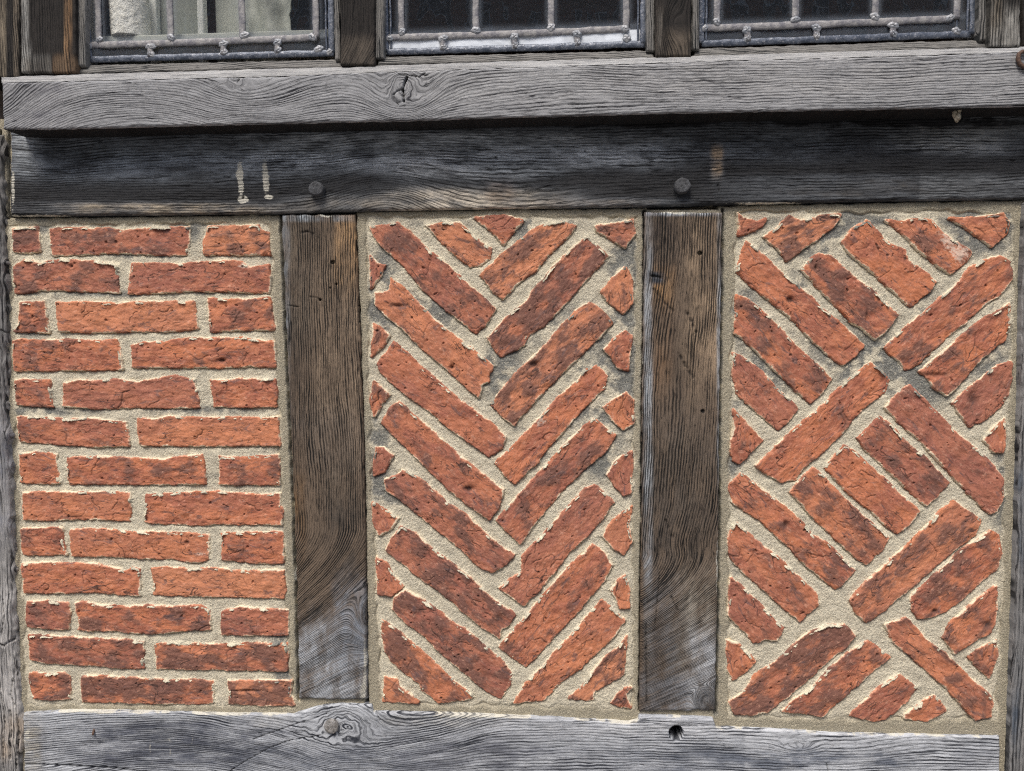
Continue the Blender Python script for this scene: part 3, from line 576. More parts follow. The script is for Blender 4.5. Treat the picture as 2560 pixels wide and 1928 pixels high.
    if under:   # underside painted near black, putting its shade into the colour
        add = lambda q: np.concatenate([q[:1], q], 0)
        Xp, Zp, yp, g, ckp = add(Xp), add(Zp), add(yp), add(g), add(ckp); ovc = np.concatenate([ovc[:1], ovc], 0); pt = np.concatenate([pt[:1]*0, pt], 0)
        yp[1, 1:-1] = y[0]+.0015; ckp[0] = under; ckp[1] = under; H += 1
    at = {'g': g.reshape(-1, 3), 'ov': pad(ovc).reshape(-1, 4), 'paint': pad(pt).ravel(), 'crk': ckp.ravel()}
    return mesh(name, np.stack([Xp, yp, Zp], -1).reshape(-1, 3), gridfaces(H+2, Wc+2), mat, parent, at)

def root_at(name, label, cat, u, v, Y, group=None):
    x, z = PW(u, v, Y); return thing(name, label, cat, (float(x), Y, float(z)), group)
BLUE = (.21, .25, .30); TAN = (.34, .25, .17); SILV = (.40, .42, .45); BLK = (.035, .035, .04)

# window sill beam
r = root_at('window_sill', 'long silver-grey oak sill under the three leaded windows, with a split knot', 'window sill', 1280, 300, 0)
SILL_T = [(2, 206), (200, 202), (700, 190), (1010, 178), (1400, 165), (1800, 152), (2200, 141), (2560, 130), (2760, 124)]
SILL_B = [(2, 322), (120, 324), (420, 316), (700, 309), (1007, 303), (1350, 292), (1678, 283), (2100, 275), (2560, 266), (2760, 262)]
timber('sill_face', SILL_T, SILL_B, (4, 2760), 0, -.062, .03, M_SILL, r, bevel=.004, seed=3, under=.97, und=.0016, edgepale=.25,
       grain=[('dip', 620, 245, 150, 80, .030), ('dip', 1010, 235, 105, 75, .030), ('dip', 340, 300, 150, 70, -.020), ('dip', -60, 270, 150, 160, .075), ('dip', 1350, 200, 200, 60, -.008), ('ring', 1008, 218, 52, 1.0, 1.5), ('ring', 592, 194, 30, 1.5, 1.4)],
       patches=[(1900, 190, 800, 60, (.42, .42, .42), .6), (80, 260, 110, 80, (.20, .20, .22), .8), (1300, 210, 240, 60, (.40, .41, .42), .5)],
       cracks=[([(1017, 193), (1010, 212), (1006, 222), (1009, 240), (1009, 252)], 2.6, .012), ([(1007, 222), (992, 228), (984, 236)], 1.6, .006), ([(995, 186), (1030, 188), (1048, 192), (1062, 182)], 1.2, .004), ([(1064, 178), (1060, 190), (1072, 188)], 1.0, .003), ([(594, 192), (597, 200), (592, 205)], 1.2, .004), ([(1420, 262), (1550, 256), (1700, 254)], .7, .002), ([(984, 236), (986, 250), (996, 262)], .8, .002)])
def sl_(U, V, s): return -.062*(1-s)+0*U
TOPB = [(10, 190), (400, 180), (860, 167), (1280, 153), (1700, 141), (2130, 128), (2560, 116), (2760, 110)]
# weathered top of the sill: a slope from the wall line down to the front arris
def sloped(name, top, bot, u0, u1, Yt, Yb, mat, parent, seed):
    n = int((u1-u0)*.65/1.6); t = np.linspace(u0, u1, n); m = 14; s = np.linspace(0, 1, m)[:, None]
    xt, zt = PW(t, along(top, t, 0), Yt); xb, zb = PW(t, along(bot, t, 0)-.5, Yb)
    X = xb*(1-s)+xt*s; Z = zb*(1-s)+zt*s; Yy = Yb*(1-s)+Yt*s+0*X+.0006*fbm(X, s*.06+0*X, 60, 3, seed)
    Z = Z+.0007*fbm(X, s*.06+0*X, 40, 3, seed+1)
    g = np.stack([X, s*.06+0*X, 0*X], -1).reshape(-1, 3)
    return mesh(name, np.stack([X, Yy, Z], -1).reshape(-1, 3), gridfaces(m, n), mat, parent, {'g': g, 'ov': np.tile(np.array([.50, .50, .49, .7]), (n*m, 1)), 'paint': np.full(n*m, .12), 'crk': np.zeros(n*m)})
sloped('sill_top', TOPB, [(u, v+1) for u, v in SILL_T], 4, 2760, .0, -.0585, M_SILL, r, 5)
M_COCOON = mk_plain('cocoon silk', (.62, .56, .44), (.33, .28, .20), 300, .9, .002)

# rail
r = root_at('oak_rail', 'blackened horizontal oak rail with two peg heads and white drips, under the sill', 'timber beam', 1280, 540, 0)
RAIL_T = [(24, 322), (700, 300), (1300, 285), (2000, 266), (2560, 250), (2760, 245)]
RAIL_B = [(24, 540), (240, 538), (700, 533), (880, 527), (1230, 521), (1608, 516), (1800, 511), (2130, 503), (2560, 497), (2760, 493)]
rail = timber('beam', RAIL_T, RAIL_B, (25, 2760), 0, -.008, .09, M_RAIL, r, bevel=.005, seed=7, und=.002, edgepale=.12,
       grain=[('dip', 960, 530, 130, 110, -.045), ('dip', 1290, 540, 220, 80, .018), ('dip', 1150, 380, 260, 70, -.008), ('dip', 300, 560, 420, 80, -.010), ('dip', 120, 350, 130, 120, .012)],
       patches=[(420, 395, 360, 62, (.30, .34, .39), .7), (1000, 375, 420, 50, (.56, .61, .66), 1.05), (1500, 375, 230, 45, (.54, .58, .62), .9), (1150, 410, 200, 40, (.60, .63, .66), .8), (1270, 410, 120, 30, (.30, .34, .38), .7), (1900, 350, 220, 50, (.24, .265, .29), .6), (2380, 345, 170, 40, (.44, .45, .44), .8), (70, 380, 45, 60, (.48, .52, .56), .85),
                (1180, 503, 230, 34, (.62, .56, .47), 1.1), (420, 522, 330, 16, (.42, .36, .28), .9), (860, 510, 130, 22, (.27, .24, .20), .8), (1500, 508, 200, 12, (.20, .18, .16), .7), (2200, 470, 350, 30, (.07, .062, .055), .7), (1792, 405, 16, 40, (.55, .42, .30), 1.2), (1250, 480, 40, 30, (.2, .11, .06), .5), (1280, 290, 3000, 34, (.018, .018, .02), 1.2)],  # last patch: soot mark and sill shade painted along the top
       paint=[(600, 425, 9, 34, .8), (596, 440, 14, 12, .4), (602, 470, 8, 20, .8), (663, 425, 10, 36, .68), (666, 465, 10, 22, .75), (608, 500, 14, 9, 1.3), (673, 493, 11, 5, 1.2), (1793, 412, 12, 26, .35), (100, 539, 90, 3, .8), (33, 470, 6, 70, .75), (1290, 522, 60, 3, .6), (1960, 508, 180, 3, .8)],
       cracks=[([(560, 443), (575, 443)], 2.2, .003), ([(1795, 462), (1798, 476)], 3, .004), ([(2529, 400), (2536, 403)], 3, .004), ([(1462, 377), (1466, 380)], 3, .004), ([(1600, 374), (1603, 375)], 3, .004), ([(1238, 392), (1240, 395)], 3, .003), ([(1640, 517), (1680, 520), (1715, 517)], 1.2, .006)],
       holes=[(607, 494, 2.6, .01)])
def disc(name, u, v, r_px, Y, proud, mat, parent, seed, sides=9, tiltd=0):
    x, z = PW(u, v, Y); R = r_px*.65e-3; rs = np.random.RandomState(seed); Vv = []; F = []; n = sides*3
    ang = [2*math.pi*i/n+.2 for i in range(n)]
    def rad(a):
        k = math.pi/sides; q = (a+seed) % (2*k)-k; return R*math.cos(k)/math.cos(q)*(1+.02*math.sin(3*a+seed))
    prof = [(1.0, .02), (1.0, -proud*.72), (.93, -proud*.95), (.78, -proud)]
    for kf, yy in prof:
        for a in ang: Vv.append((x+kf*rad(a)*math.cos(a), Y+yy+tiltd*math.cos(a)*R*(yy < 0), z+kf*rad(a)*math.sin(a)*.96))
    for kf in (.55, .28):
        for a in ang: Vv.append((x+kf*rad(a)*math.cos(a), Y-proud*(.98+.05*rs.rand())+tiltd*math.cos(a)*R*kf, z+kf*rad(a)*math.sin(a)*.96))
    Vv.append((x, Y-proud*1.02, z)); L = len(prof)+2
    for l in range(L-1):
        for i in range(n): j = (i+1) % n; F.append((l*n+i, l*n+j, (l+1)*n+j, (l+1)*n+i))
    for i in range(n): F.append(((L-1)*n+i, (L-1)*n+(i+1) % n, L*n))
    F = [tuple(reversed(f)) for f in F]
    return mesh(name, np.array(Vv), F, mat, parent, None, True)
disc('peg', 795, 475, 20, -.008, .013, M_PEG, r, 3, 8, .1); disc('peg', 1704, 467, 21, -.008, .012, M_PEG, r, 9, 7, -.1)

# studs
r1 = root_at('oak_stud', 'brown upright oak stud between the coursed panel and the herringbone panel', 'timber stud', 830, 1750, 0, 'upright studs between the brick panels')
timber('stud_face', EL_STUD1, ER_STUD1, (1749, 536), 1, -.004, .08, M_STUD, r1, bevel=.0045, seed=13, und=.0018, wob=.0014, edgepale=.16,
       grain=[('lean', 1330, .75), ('ring', 928, 1540, 80, .62, 1.2), ('dip', 800, 1080, 60, 200, .004), ('dip', 905, 800, 60, 220, .012)],
       patches=[(770, 800, 60, 260, (.07, .055, .045), .9), (850, 1280, 60, 160, (.09, .075, .062), .8), (760, 600, 60, 60, (.10, .08, .062), .8), (840, 1720, 150, 190, (.50, .53, .57), 1.0), (890, 1560, 60, 120, (.30, .33, .38), .8), (860, 900, 90, 300, (.34, .255, .18), .8), (870, 620, 36, 110, (.44, .28, .15), .9), (745, 1250, 24, 160, (.20, .12, .06), .7), (740, 700, 40, 160, (.16, .13, .10), .7), (800, 1100, 100, 90, (.15, .13, .115), .5), (760, 545, 120, 10, (.30, .33, .36), .9), (712, 900, 12, 400, (.26, .29, .32), .9)],
       cracks=[([(756, 582), (768, 580), (782, 585)], 3.2, .003), ([(720, 764), (735, 766), (745, 768)], 2, .003), ([(775, 742), (790, 744), (800, 748)], 2, .002), ([(725, 1100), (728, 1300), (740, 1480)], 1.4, .003), ([(905, 560), (910, 700)], .8, .002)],
       holes=[(832, 656, 4, .01), (800, 750, 3, .006), (841, 711, 2.4, .005), (826, 720, 2.4, .005)], paint=[(815, 539, 20, 6, .9), (912, 1650, 6, 100, .6), (905, 1730, 12, 30, .6)])
r2 = root_at('oak_stud', 'scratched brown oak stud between the herringbone panel and the basketweave panel', 'timber stud', 1700, 1778, 0, 'upright studs between the brick panels')
timber('stud_face', EL_STUD2, ER_STUD2, (1778, 530), 1, -.004, .08, M_STUD, r2, bevel=.0045, seed=29, und=.0018, wob=.0012, edgepale=.2,
       grain=[('lean', 1380, .95), ('shear', -.06), ('dip', 1640, 960, 50, 200, .010), ('dip', 1700, 1350, 90, 60, .010), ('ring', 1768, 1755, 26, .9, 1.3)],
       patches=[(1660, 620, 40, 90, (.07, .055, .048), .8), (1700, 900, 60, 140, (.09, .07, .055), .8), (1690, 1250, 100, 160, (.06, .05, .044), .9), (1740, 1600, 70, 180, (.42, .38, .32), .8), (1700, 1740, 110, 60, (.34, .36, .40), .9), (1760, 1680, 45, 110, (.52, .54, .57), 1.0), (1650, 720, 40, 60, (.40, .24, .12), .8), (1760, 760, 50, 280, (.38, .28, .19), .9), (1640, 900, 40, 120, (.30, .18, .10), .6), (1700, 1150, 110, 180, (.15, .12, .095), .75), (1620, 1080, 12, 560, (.40, .43, .46), .95), (1800, 900, 8, 400, (.40, .42, .44), .9), (1700, 533, 100, 8, (.42, .46, .52), 1.0), (1660, 1600, 50, 180, (.20, .20, .21), .7), (1640, 694, 24, 16, (.08, .09, .11), 1)],
       cracks=[([(1634, 722), (1660, 755), (1684, 778)], 3, .002), ([(1716, 778), (1728, 800), (1740, 830)], 4.5, .0025), ([(1697, 885), (1716, 915), (1734, 944)], 4.5, .0025), ([(1678, 1492), (1694, 1525)], 2.5, .002), ([(1652, 1400), (1645, 1480), (1638, 1560)], 1.4, .003), ([(1664, 1300), (1680, 1345)], 3, .003), ([(1615, 1560), (1617, 1760)], 2.5, .003), ([(1740, 1320), (1732, 1400)], 1.4, .002), ([(1630, 690), (1652, 694)], 3.5, .003)],
       holes=[(1750, 633, 4.5, .012), (1757, 1029, 4.5, .003)], paint=[(1700, 532, 60, 6, .7), (1794, 1430, 6, 120, .6), (1606, 900, 4, 300, .3)])

# sole beam
r = root_at('oak_sole_beam', 'pale blue-grey oak beam along the bottom, with swirling knots, a peg and a peg hole', 'timber beam', 1280, 2050, 0)
BT = [(55, 1784), (175, 1778), (350, 1780), (583, 1787), (706, 1787), (730, 1789), (746, 1783), (780, 1772), (816, 1764), (860, 1762), (928, 1765), (931, 1781), (1091, 1784), (1317, 1793), (1573, 1807), (1594, 1801), (1598, 1790), (1710, 1793), (1782, 1797), (1791, 1820), (1933, 1826), (2089, 1836), (2501, 1844)]
BB = [(55, 2050), (2501, 2056)]
timber('beam', BT, BB, (57, 2501), 0, -.006, .1, M_BEAM, r, bevel=.004, seed=41, und=.002, edgepale=.9, wob=.0008,
       grain=[('dip', 420, 1990, 300, 150, -.065), ('dip', 640, 1830, 120, 90, .016), ('ring', 868, 1818, 88, 1.5, 1.5), ('dip', 1060, 1800, 130, 120, .030), ('shear', -.03), ('dip', 2100, 1880, 200, 40, .010), ('ring', 1995, 1862, 18, 2.2, 1.2)],
       patches=[(450, 1865, 270, 65, (.11, .12, .15), 1.2), (1700, 1820, 600, 30, (.62, .64, .67), .8), (900, 1905, 260, 40, (.20, .22, .26), .9), (80, 1860, 30, 120, (.46, .43, .36), .8), (1950, 1900, 500, 40, (.17, .19, .23), .9), (1180, 1890, 260, 60, (.17, .18, .21), .9), (1100, 1800, 150, 20, (.58, .58, .56), .8), (680, 1800, 50, 20, (.55, .55, .54), .8), (2440, 1880, 60, 60, (.26, .28, .32), .6)],
       cracks=[([(633, 1849), (700, 1825), (745, 1808), (790, 1795), (816, 1785)], 1.5, .004), ([(860, 1826), (800, 1838), (720, 1852), (670, 1872), (620, 1900), (580, 1925), (560, 1945)], 1.0, .004), ([(65, 1912), (150, 1914), (260, 1918), (330, 1926), (420, 1940)], 1.8, .006), ([(930, 1768), (940, 1782), (950, 1800)], .9, .003), ([(1700, 1815), (1850, 1812)], .8, .002), ([(2067, 1910), (2072, 1935)], 1.3, .003)],
       holes=[(1690, 1833, 17.5, .05)], paint=[(375, 1865, 4, 40, .5), (420, 1850, 22, 5, .5), (425, 1880, 5, 26, .5), (480, 1850, 4, 26, .5), (400, 1780, 300, 5, .5), (1200, 1790, 250, 6, .6), (70, 1840, 10, 60, .5)])
pg = disc('peg', 830, 1814, 20, -.006, .006, mk_plain('grey peg wood', (.34, .33, .32), (.12, .11, .10), 220, .85, .003), r, 5, 10)
x, z = PW(231, 1828, -.008)
def rod(name, P0, P1, r0, r1_, mat, parent, n=8, seed=0):
    P0 = np.array(P0, float); P1 = np.array(P1, float); d = P1-P0; L = np.linalg.norm(d); d /= L
    a = np.cross(d, [0, 0, 1.]) if abs(d[2]) < .9 else np.cross(d, [1., 0, 0]); a /= np.linalg.norm(a); b = np.cross(d, a)
    V_ = []; F = []; m = 6; rs = np.random.RandomState(seed)
    for i in range(m):
        t = i/(m-1); rr = (r0*(1-t)+r1_*t)*(1+.08*rs.randn()); c = P0+d*L*t
        for k in range(n): V_.append(c+rr*(a*math.cos(2*math.pi*k/n)+b*math.sin(2*math.pi*k/n)))
    for i in range(m-1):
        for k in range(n): F.append((i*n+k, i*n+(k+1) % n, (i+1)*n+(k+1) % n, (i+1)*n+k))
    F.append(tuple(range(n-1, -1, -1))); F.append(tuple((m-1)*n+k for k in range(n)))
    return mesh(name, np.array(V_), F, mat, parent)
rod('nail', (x, .0, z+.006), (x+.003, -.012, z-.005), .0018, .0022, M_RUST, r, 8, 4)

# side posts
r = root_at('corner_post', 'rough split grey oak post at the left edge, beside the coursed bricks', 'timber post', -100, 2050, 0)
timber('post_face', [(-300, 300), (-300, 2060)], LPOST[:-1]+[(46, 2060)], (2055, 335), 1, -.010, .1, M_SIDE, r, bevel=.012, seed=51, und=.005, wob=.0035,
       patches=[(30, 1640, 60, 190, (.62, .60, .58), .95), (10, 1200, 60, 200, (.15, .16, .20), .7), (30, 1850, 40, 60, (.50, .42, .34), .9)],
       cracks=[([(36, 1560), (30, 1600), (10, 1615), (-20, 1600)], 2.5, .006), ([(20, 1780), (26, 1830), (22, 1900)], 2, .006), ([(38, 1790), (44, 1850), (36, 1925)], 2, .006), ([(0, 825), (14, 832)], 2, .006), ([(-5, 1700), (8, 1800), (5, 1925)], 1.6, .005), ([(28, 1700), (22, 1740), (34, 1770)], 1.6, .005), ([(5, 1500), (12, 1540), (4, 1590)], 1.2, .004)], paint=[(35, 1860, 8, 60, .5), (25, 1650, 20, 80, .4)])
r = root_at('corner_post', 'dark weathered oak post at the right edge, beside the basketweave bricks', 'timber post', 2640, 2050, 0)
timber('post_face', RPOST[:-1]+[(2521, 2060)], [(2860, 490), (2830, 2060)], (2055, 505), 1, -.012, .1, M_SIDE, r, bevel=.006, seed=57, und=.002, wob=.001,
       patches=[(2560, 1500, 40, 300, (.20, .20, .20), .7), (2540, 1800, 14, 150, (.09, .11, .14), .8), (2552, 1300, 8, 160, (.09, .11, .14), .8)])

# window posts
def wpost(label, u0, u1, vb0, vb1, seed, Y=-.012, **kw):
    r = root_at('window_post', label, 'window post', (u0+u1)/2, vb0, Y, 'upright posts between the leaded windows')
    timber('post_face', [(u0, -1350), (u0, vb0)], [(u1, -1350), (u1, vb1)], (-1340, min(vb0, vb1)), 1, Y, .09, M_POST, r, bevel=.003, seed=seed, und=.001, wob=.0006, **kw)
    return r
r = root_at('window_post', 'narrow dark oak board at the far left edge above the sill', 'window post', 24, 194, -.02, 'upright posts between the leaded windows')
timber('post_face', [(-200, -1350), (-200, 196)], [(47, -1350), (47, 194)], (-1340, 194), 1, -.014, .09, M_POST, r, bevel=.003, seed=61, und=.001, patches=[(8, 100, 8, 120, (.36, .30, .22), .7), (40, 100, 6, 140, (.22, .18, .14), .8)])
wpost('wide dark oak post with a pale bleached streak, left of the leftmost window', 50, 189, 186, 182, 67, patches=[(62, 90, 9, 140, (.42, .42, .40), 1.0), (66, 150, 12, 40, (.36, .36, .34), .8), (166, 80, 6, 150, (.42, .26, .14), .9), (172, 20, 8, 120, (.35, .20, .10), .6), (120, 165, 70, 26, (.10, .08, .06), .7)])
wpost('dark oak post between the leftmost and the middle window', 851, 936, 166, 163, 71, Y=-.012, patches=[(890, 130, 46, 40, (.12, .10, .08), .8)], cracks=[([(866, 0), (876, 30), (886, 52), (897, 58)], 1.0, .0006)], grain=[('lean', 60, .6)])
wpost('dark oak post with a tan foot between the middle and the right window', 1639, 1728, 147, 142, 73, Y=-.012, patches=[(1690, 115, 50, 40, (.16, .13, .10), .8), (1650, 80, 8, 60, (.25, .24, .22), .7)], grain=[('dip', 1680, 60, 30, 60, .02)])
wpost('oak post with rough whitened lower half, right of the rightmost window', 2475, 2552, 118, 116, 79, Y=-.016, patches=[(2515, 80, 40, 60, (.40, .39, .36), 1.0), (2490, 20, 20, 60, (.20, .17, .13), .8)])
r = root_at('window_post', 'sliver of dark board at the top right corner above the sill', 'window post', 2600, 116, -.02, 'upright posts between the leaded windows')
timber('post_face', [(2557, -1350), (2557, 118)], [(2800, -1350), (2800, 110)], (-1340, 114), 1, -.010, .09, M_POST, r, bevel=.003, seed=83, und=.001)

# ------------------------------------------------------------------ leaded windows
def bar(path, wd, th, mat, name, parent, seed, rough=.0005, flat=False):
    """came: a soft flattened strip swept along path [(x,y,z)...]"""
    P = np.array(path, float); L = np.linalg.norm(P[-1]-P[0]); n = max(3, int(L/.004)); t = np.linspace(0, 1, n)
    seg = np.linspace(0, 1, len(P)); C = np.stack([np.interp(t, seg, P[:, k]) for k in range(3)], 1)
    d = (P[-1]-P[0])/L; yv = np.array([0, -1., 0]); sv = np.cross(d, yv)
    prof = [(-1, 0), (-.99, .42), (-.86, .70), (-.5, .88), (0, 1), (.5, .90), (.86, .70), (.99, .42), (1, 0)]
    m = len(prof); rs = seed; V_ = []
    wob = fbm(t*L, t*0+seed, 28, 3, seed)*rough*1.4; ww = 1+.10*fbm(t*L, t*0+3, 40, 3, seed+1)
    for i in range(n):
        c = C[i]+sv*wob[i]
        for j, (a, b) in enumerate(prof):
            k = 1+.12*math.sin(i*1.3+j*2.1+seed); V_.append(c+sv*a*wd/2*ww[i]+yv*b*th*(k if 0 < j < m-1 else 1))
    F = [(i*m+j, i*m+j+1, (i+1)*m+j+1, (i+1)*m+j) for i in range(n-1) for j in range(m-1)]
    F += [tuple(range(m-1, -1, -1)), tuple((n-1)*m+j for j in range(m))]
    return V_, F
def merge(name, parts, mat, parent):
    V_, F, o = [], [], 0
    for v, f in parts: V_ += list(v); F += [tuple(i+o for i in q) for q in f]; o = len(V_)
    ob = mesh(name, np.array(V_), F, mat, parent)
    import bmesh
    b = bmesh.new(); b.from_mesh(ob.data); bmesh.ops.recalc_face_normals(b, faces=b.faces); b.to_mesh(ob.data); b.free()
    return ob
def blob(u, v, ru, rv, Y, th, seed, ang=0):
    x, z = PW(u, v, Y); S = .65e-3; V_ = []; F = []; nr, na = 7, 18
    for i in range(nr):
        a = i/(nr-1)*math.pi/2; r_ = math.cos(a)**.7; y_ = math.sin(a)
        for k in range(na):
            p = 2*math.pi*k/na; w_ = 1+.16*math.sin(2*p+seed)+.10*math.sin(5*p+seed*2)+.06*math.sin(9*p+seed*5)
            cx_ = ru*S*r_*w_*math.cos(p); cz_ = rv*S*r_*w_*math.sin(p)
            V_.append((x+cx_*math.cos(ang)-cz_*math.sin(ang), Y-th*y_*(1+.22*math.sin(3*p+seed+i)), z+cx_*math.sin(ang)+cz_*math.cos(ang)))
    for i in range(nr-1):
        for k in range(na): F.append((i*na+k, i*na+(k+1) % na, (i+1)*na+(k+1) % na, (i+1)*na+k))
    F.append(tuple((nr-1)*na+k for k in range(na)))
    return V_, F
def window(label, beadL, beadR, bt, bb, main, bord, vert, left, right, solder, shorts, seed, hazeband, joint_extra=()):
    YG = .012; YL = .011
    r = root_at('leaded_window', label, 'window', (left+right)/2, bb[0][1], 0, 'leaded windows above the oak sill')
    # oak beads round the glass: bottom, left, right
    timber('bottom_bead', bt, bb, (bb[0][0]+6, bb[-1][0]-6), 0, -.004, .03, M_BEAD, r, bevel=.003, seed=seed, und=.0008, step=.0014, edgepale=.25, grain=[('shear', .12)], slope=lambda U, V, s: .010*s)
    timber('side_bead', [(beadL[0], -1350), (beadL[1], bb[0][1]-2)], [(beadL[2], -1350), (beadL[3], bt[0][1]+4)], (-1340, bt[0][1]+8), 1, -.005, .03, M_BEAD, r, bevel=.003, seed=seed+2, und=.0008)
    timber('side_bead', [(beadR[0], -1350), (beadR[1], bt[-1][1]+2)], [(beadR[2], -1350), (beadR[3], bb[-1][1]-2)], (-1340, bt[-1][1]+8), 1, -.005, .03, M_BEAD, r, bevel=.003, seed=seed+3, und=.0008)
    # glass: one slightly rippled sheet in facets between the cames
    x0, z0 = PW(left-8, max(bord[0][1], bord[1][1])+6, YG); x1, _ = PW(right+8, 100, YG); z1 = z0+.88
    n, m = 220, 170; X, Z = np.meshgrid(np.linspace(x0, x1, n), z0+(z1-z0)*np.linspace(0, 1, m)**1.8)
    U, V = UV(X, Z, YG)
    cell = np.searchsorted(np.array([PW(q, 60, YG)[0] for q in vert]), X[0]); rs = np.random.RandomState(seed)
    tx = rs.randn(12)*.012; tz = rs.randn(12)*.012
    ml = np.interp(U, [main[0][0], main[1][0]], [main[0][1], main[1][1]])
    y = YG+tx[cell][None]*(X-X.mean())*.2+.0011*fbm(X, Z*.6, 15, 2, seed)
    dm = np.abs(V-ml); dust_haze = .34*np.exp(-np.clip(ml-10-V, 0, None)/9.)*(V < ml)+0*X
    for q in vert: dust_haze = np.maximum(dust_haze, .26*np.exp(-np.clip(np.abs(X-PW(q, 60, YG)[0])-.0065, 0, None)/.004))
    dust_haze = np.maximum(dust_haze, .045); low = (V > ml); dust_haze = np.where(low, hazeband, dust_haze)  # overall haze and pale foot panes painted on, in place of reflections
    mesh('glass', np.stack([X, y, Z], -1).reshape(-1, 3), gridfaces(m, n), M_GLASS, r, {'dust_haze': dust_haze.ravel()})
    # cames
    parts = []; seeds = seed
    def P3(u, v, Y=YL): a, b = PW(u, v, Y); return (float(a), Y, float(b))
    parts.append(bar([P3(*main[0]), P3((main[0][0]+main[1][0])/2, (main[0][1]+main[1][1])/2+1.5), P3(*main[1])], .0106, .0030, None, '', None, seed))
    zt = P3(left, main[0][1])[2]+.85
    for i, q in enumerate(vert):
        vm = np.interp(q, [main[0][0], main[1][0]], [main[0][1], main[1][1]])
        b0 = P3(q, vm); parts.append(bar([b0, (b0[0]+.001, YL, zt)], .0104, .0028, None, '', None, seed+11+i))
    for i, (su, sv, l) in enumerate(shorts):
        a0 = P3(su, sv-l/2, YL-.0012); a1 = P3(su+rs.randn()*2, sv+l/2, YL-.0012); parts.append(bar([a0, a1], .0095, .0032, None, '', None, seed+31+i))
    for k in (1, 2, 3, 4, 5, 6):
        zz = P3(left, main[0][1])[2]+.125*k; zz2 = P3(right, main[1][1])[2]+.125*k
        parts.append(bar([(P3(left, 60)[0], YL+.0004, zz), (P3(right, 60)[0], YL+.0004, zz2)], .0118, .0046, None, '', None, seed+50+k))
    ld = merge('lead_came', parts, M_LEAD, r)
    bp = [bar([P3(*bord[0]), P3(*bord[1])], .0105, .0032, None, '', None, seed+70)]
    for q in (left, right): b0 = P3(q, bord[0][1] if q == left else bord[1][1]); bp.append(bar([b0, (b0[0], YL, zt)], .0105, .0036, None, '', None, seed+int(q) % 50))
    # second, inner strip of the side border
    for q in (left+13, right-13): b0 = P3(q, (bord[0][1] if q < 1280+(right-1280) and abs(q-left) < 20 else bord[1][1])-3); bp.append(bar([b0, (b0[0], YL, zt)], .0035, .0026, None, '', None, seed+77))
    merge('border_lead', bp, M_BORDER, r)
    for i, (su, sv, ru, rv) in enumerate(solder):
        v_, f_ = blob(su, sv, ru, rv, YL-.0020, .0026, seed+i*3); merge('solder_joint', [(v_, f_)], M_SOLDER, r)
    for i, (su, sv, l) in enumerate(shorts):
        v_, f_ = blob(su, sv-l*.32, 12.5, 9, YL-.0022, .0030, seed+i*5+1); v2, f2 = blob(su+1, sv+l*.28, 9.5, 10, YL-.0016, .0028, seed+i*5+2)
        merge('solder_joint', [(v_, f_), (v2, f2)], M_SOLDER, r)
    return r
window('leftmost leaded window with a white cylinder and pale boards behind its glass', (190, 190, 213, 213), (834, 836, 850, 850),
       [(190, 158), (208, 157), (520, 150), (836, 142), (850, 141)], [(184, 183), (500, 176), (856, 167)],
       [(218, 114), (793, 94)], [(216, 150), (836, 133)], [249, 428, 607, 791], 215, 830,
       [(249, 99, 9, 8), (428, 94, 11, 9), (611, 88, 12, 9), (780, 93, 9, 10), (797, 123, 13, 9), (222, 114, 9, 9), (824, 130, 9, 8)],
       [(377, 127, 32), (559, 121, 34), (694, 117, 32)], 101, .16)
window('middle leaded window, near black with a row of bright blue-white panes along its foot', (939, 937, 959, 959), (1616, 1616, 1637, 1637),
       [(937, 137), (959, 136), (1300, 128), (1616, 120), (1640, 119)], [(937, 162), (1300, 153), (1641, 144)],
       [(972, 95), (1566, 73)], [(968, 131), (1612, 111)], [1004, 1190, 1378, 1565], 965, 1608,
       [(1005, 80, 10, 9), (1190, 76, 11, 10), (1378, 69, 12, 9), (1562, 72, 9, 10), (1567, 96, 12, 9), (974, 97, 8, 9)],
       [(1108, 108, 36), (1286, 104, 36), (1443, 97, 36)], 131, .9)
window('rightmost leaded window, dark, with narrow unlit panes along its foot', (1730, 1730, 1748, 1748), (2446, 2448, 2473, 2473),
       [(1740, 116), (1748, 115), (2100, 104), (2446, 93), (2475, 92)], [(1730, 144), (2100, 131), (2477, 117)],
       [(1756, 71), (2378, 48)], [(1754, 110), (2424, 86)], [1792, 1988, 2187, 2391], 1752, 2430,
       [(1792, 55, 10, 9), (1988, 49, 11, 8), (2187, 42, 12, 9), (2375, 45, 10, 9), (2391, 78, 11, 9), (1762, 71, 8, 9)],
       [(1867, 87, 34), (2041, 81, 34), (2233, 75, 34)], 161, .20)

# ------------------------------------------------------------------ what stands behind the left window
def boxm(name, x0, x1, y0, y1, z0, z1, mat, parent=None, bev=.0):
    V_ = [(x, y, z) for x in (x0, x1) for y in (y0, y1) for z in (z0, z1)]
    F = [(0, 1, 3, 2), (4, 6, 7, 5), (0, 4, 5, 1), (2, 3, 7, 6), (0, 2, 6, 4), (1, 5, 7, 3)]
    ob = mesh(name, np.array(V_), F, mat, parent, None, False)
    if bev:
        m = ob.modifiers.new('b', 'BEVEL'); m.width = bev; m.segments = 3
    return ob
M_PALE = mk_plain('pale grey green paint', (.30, .32, .295), (.23, .25, .235), 9, .6, .001)
M_CREAM = mk_plain('cream paint', (.84, .85, .82), (.78, .79, .76), 14, .6, .001)
M_WHITE = mk_plain('rough white plaster', (.95, .95, .92), (.88, .86, .80), 120, .8, .006)
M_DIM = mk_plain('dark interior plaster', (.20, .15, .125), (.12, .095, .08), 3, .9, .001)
M_SHEET = mk_plain('crumpled grey sheet', (.55, .57, .52), (.40, .42, .39), 6, .7, .001)
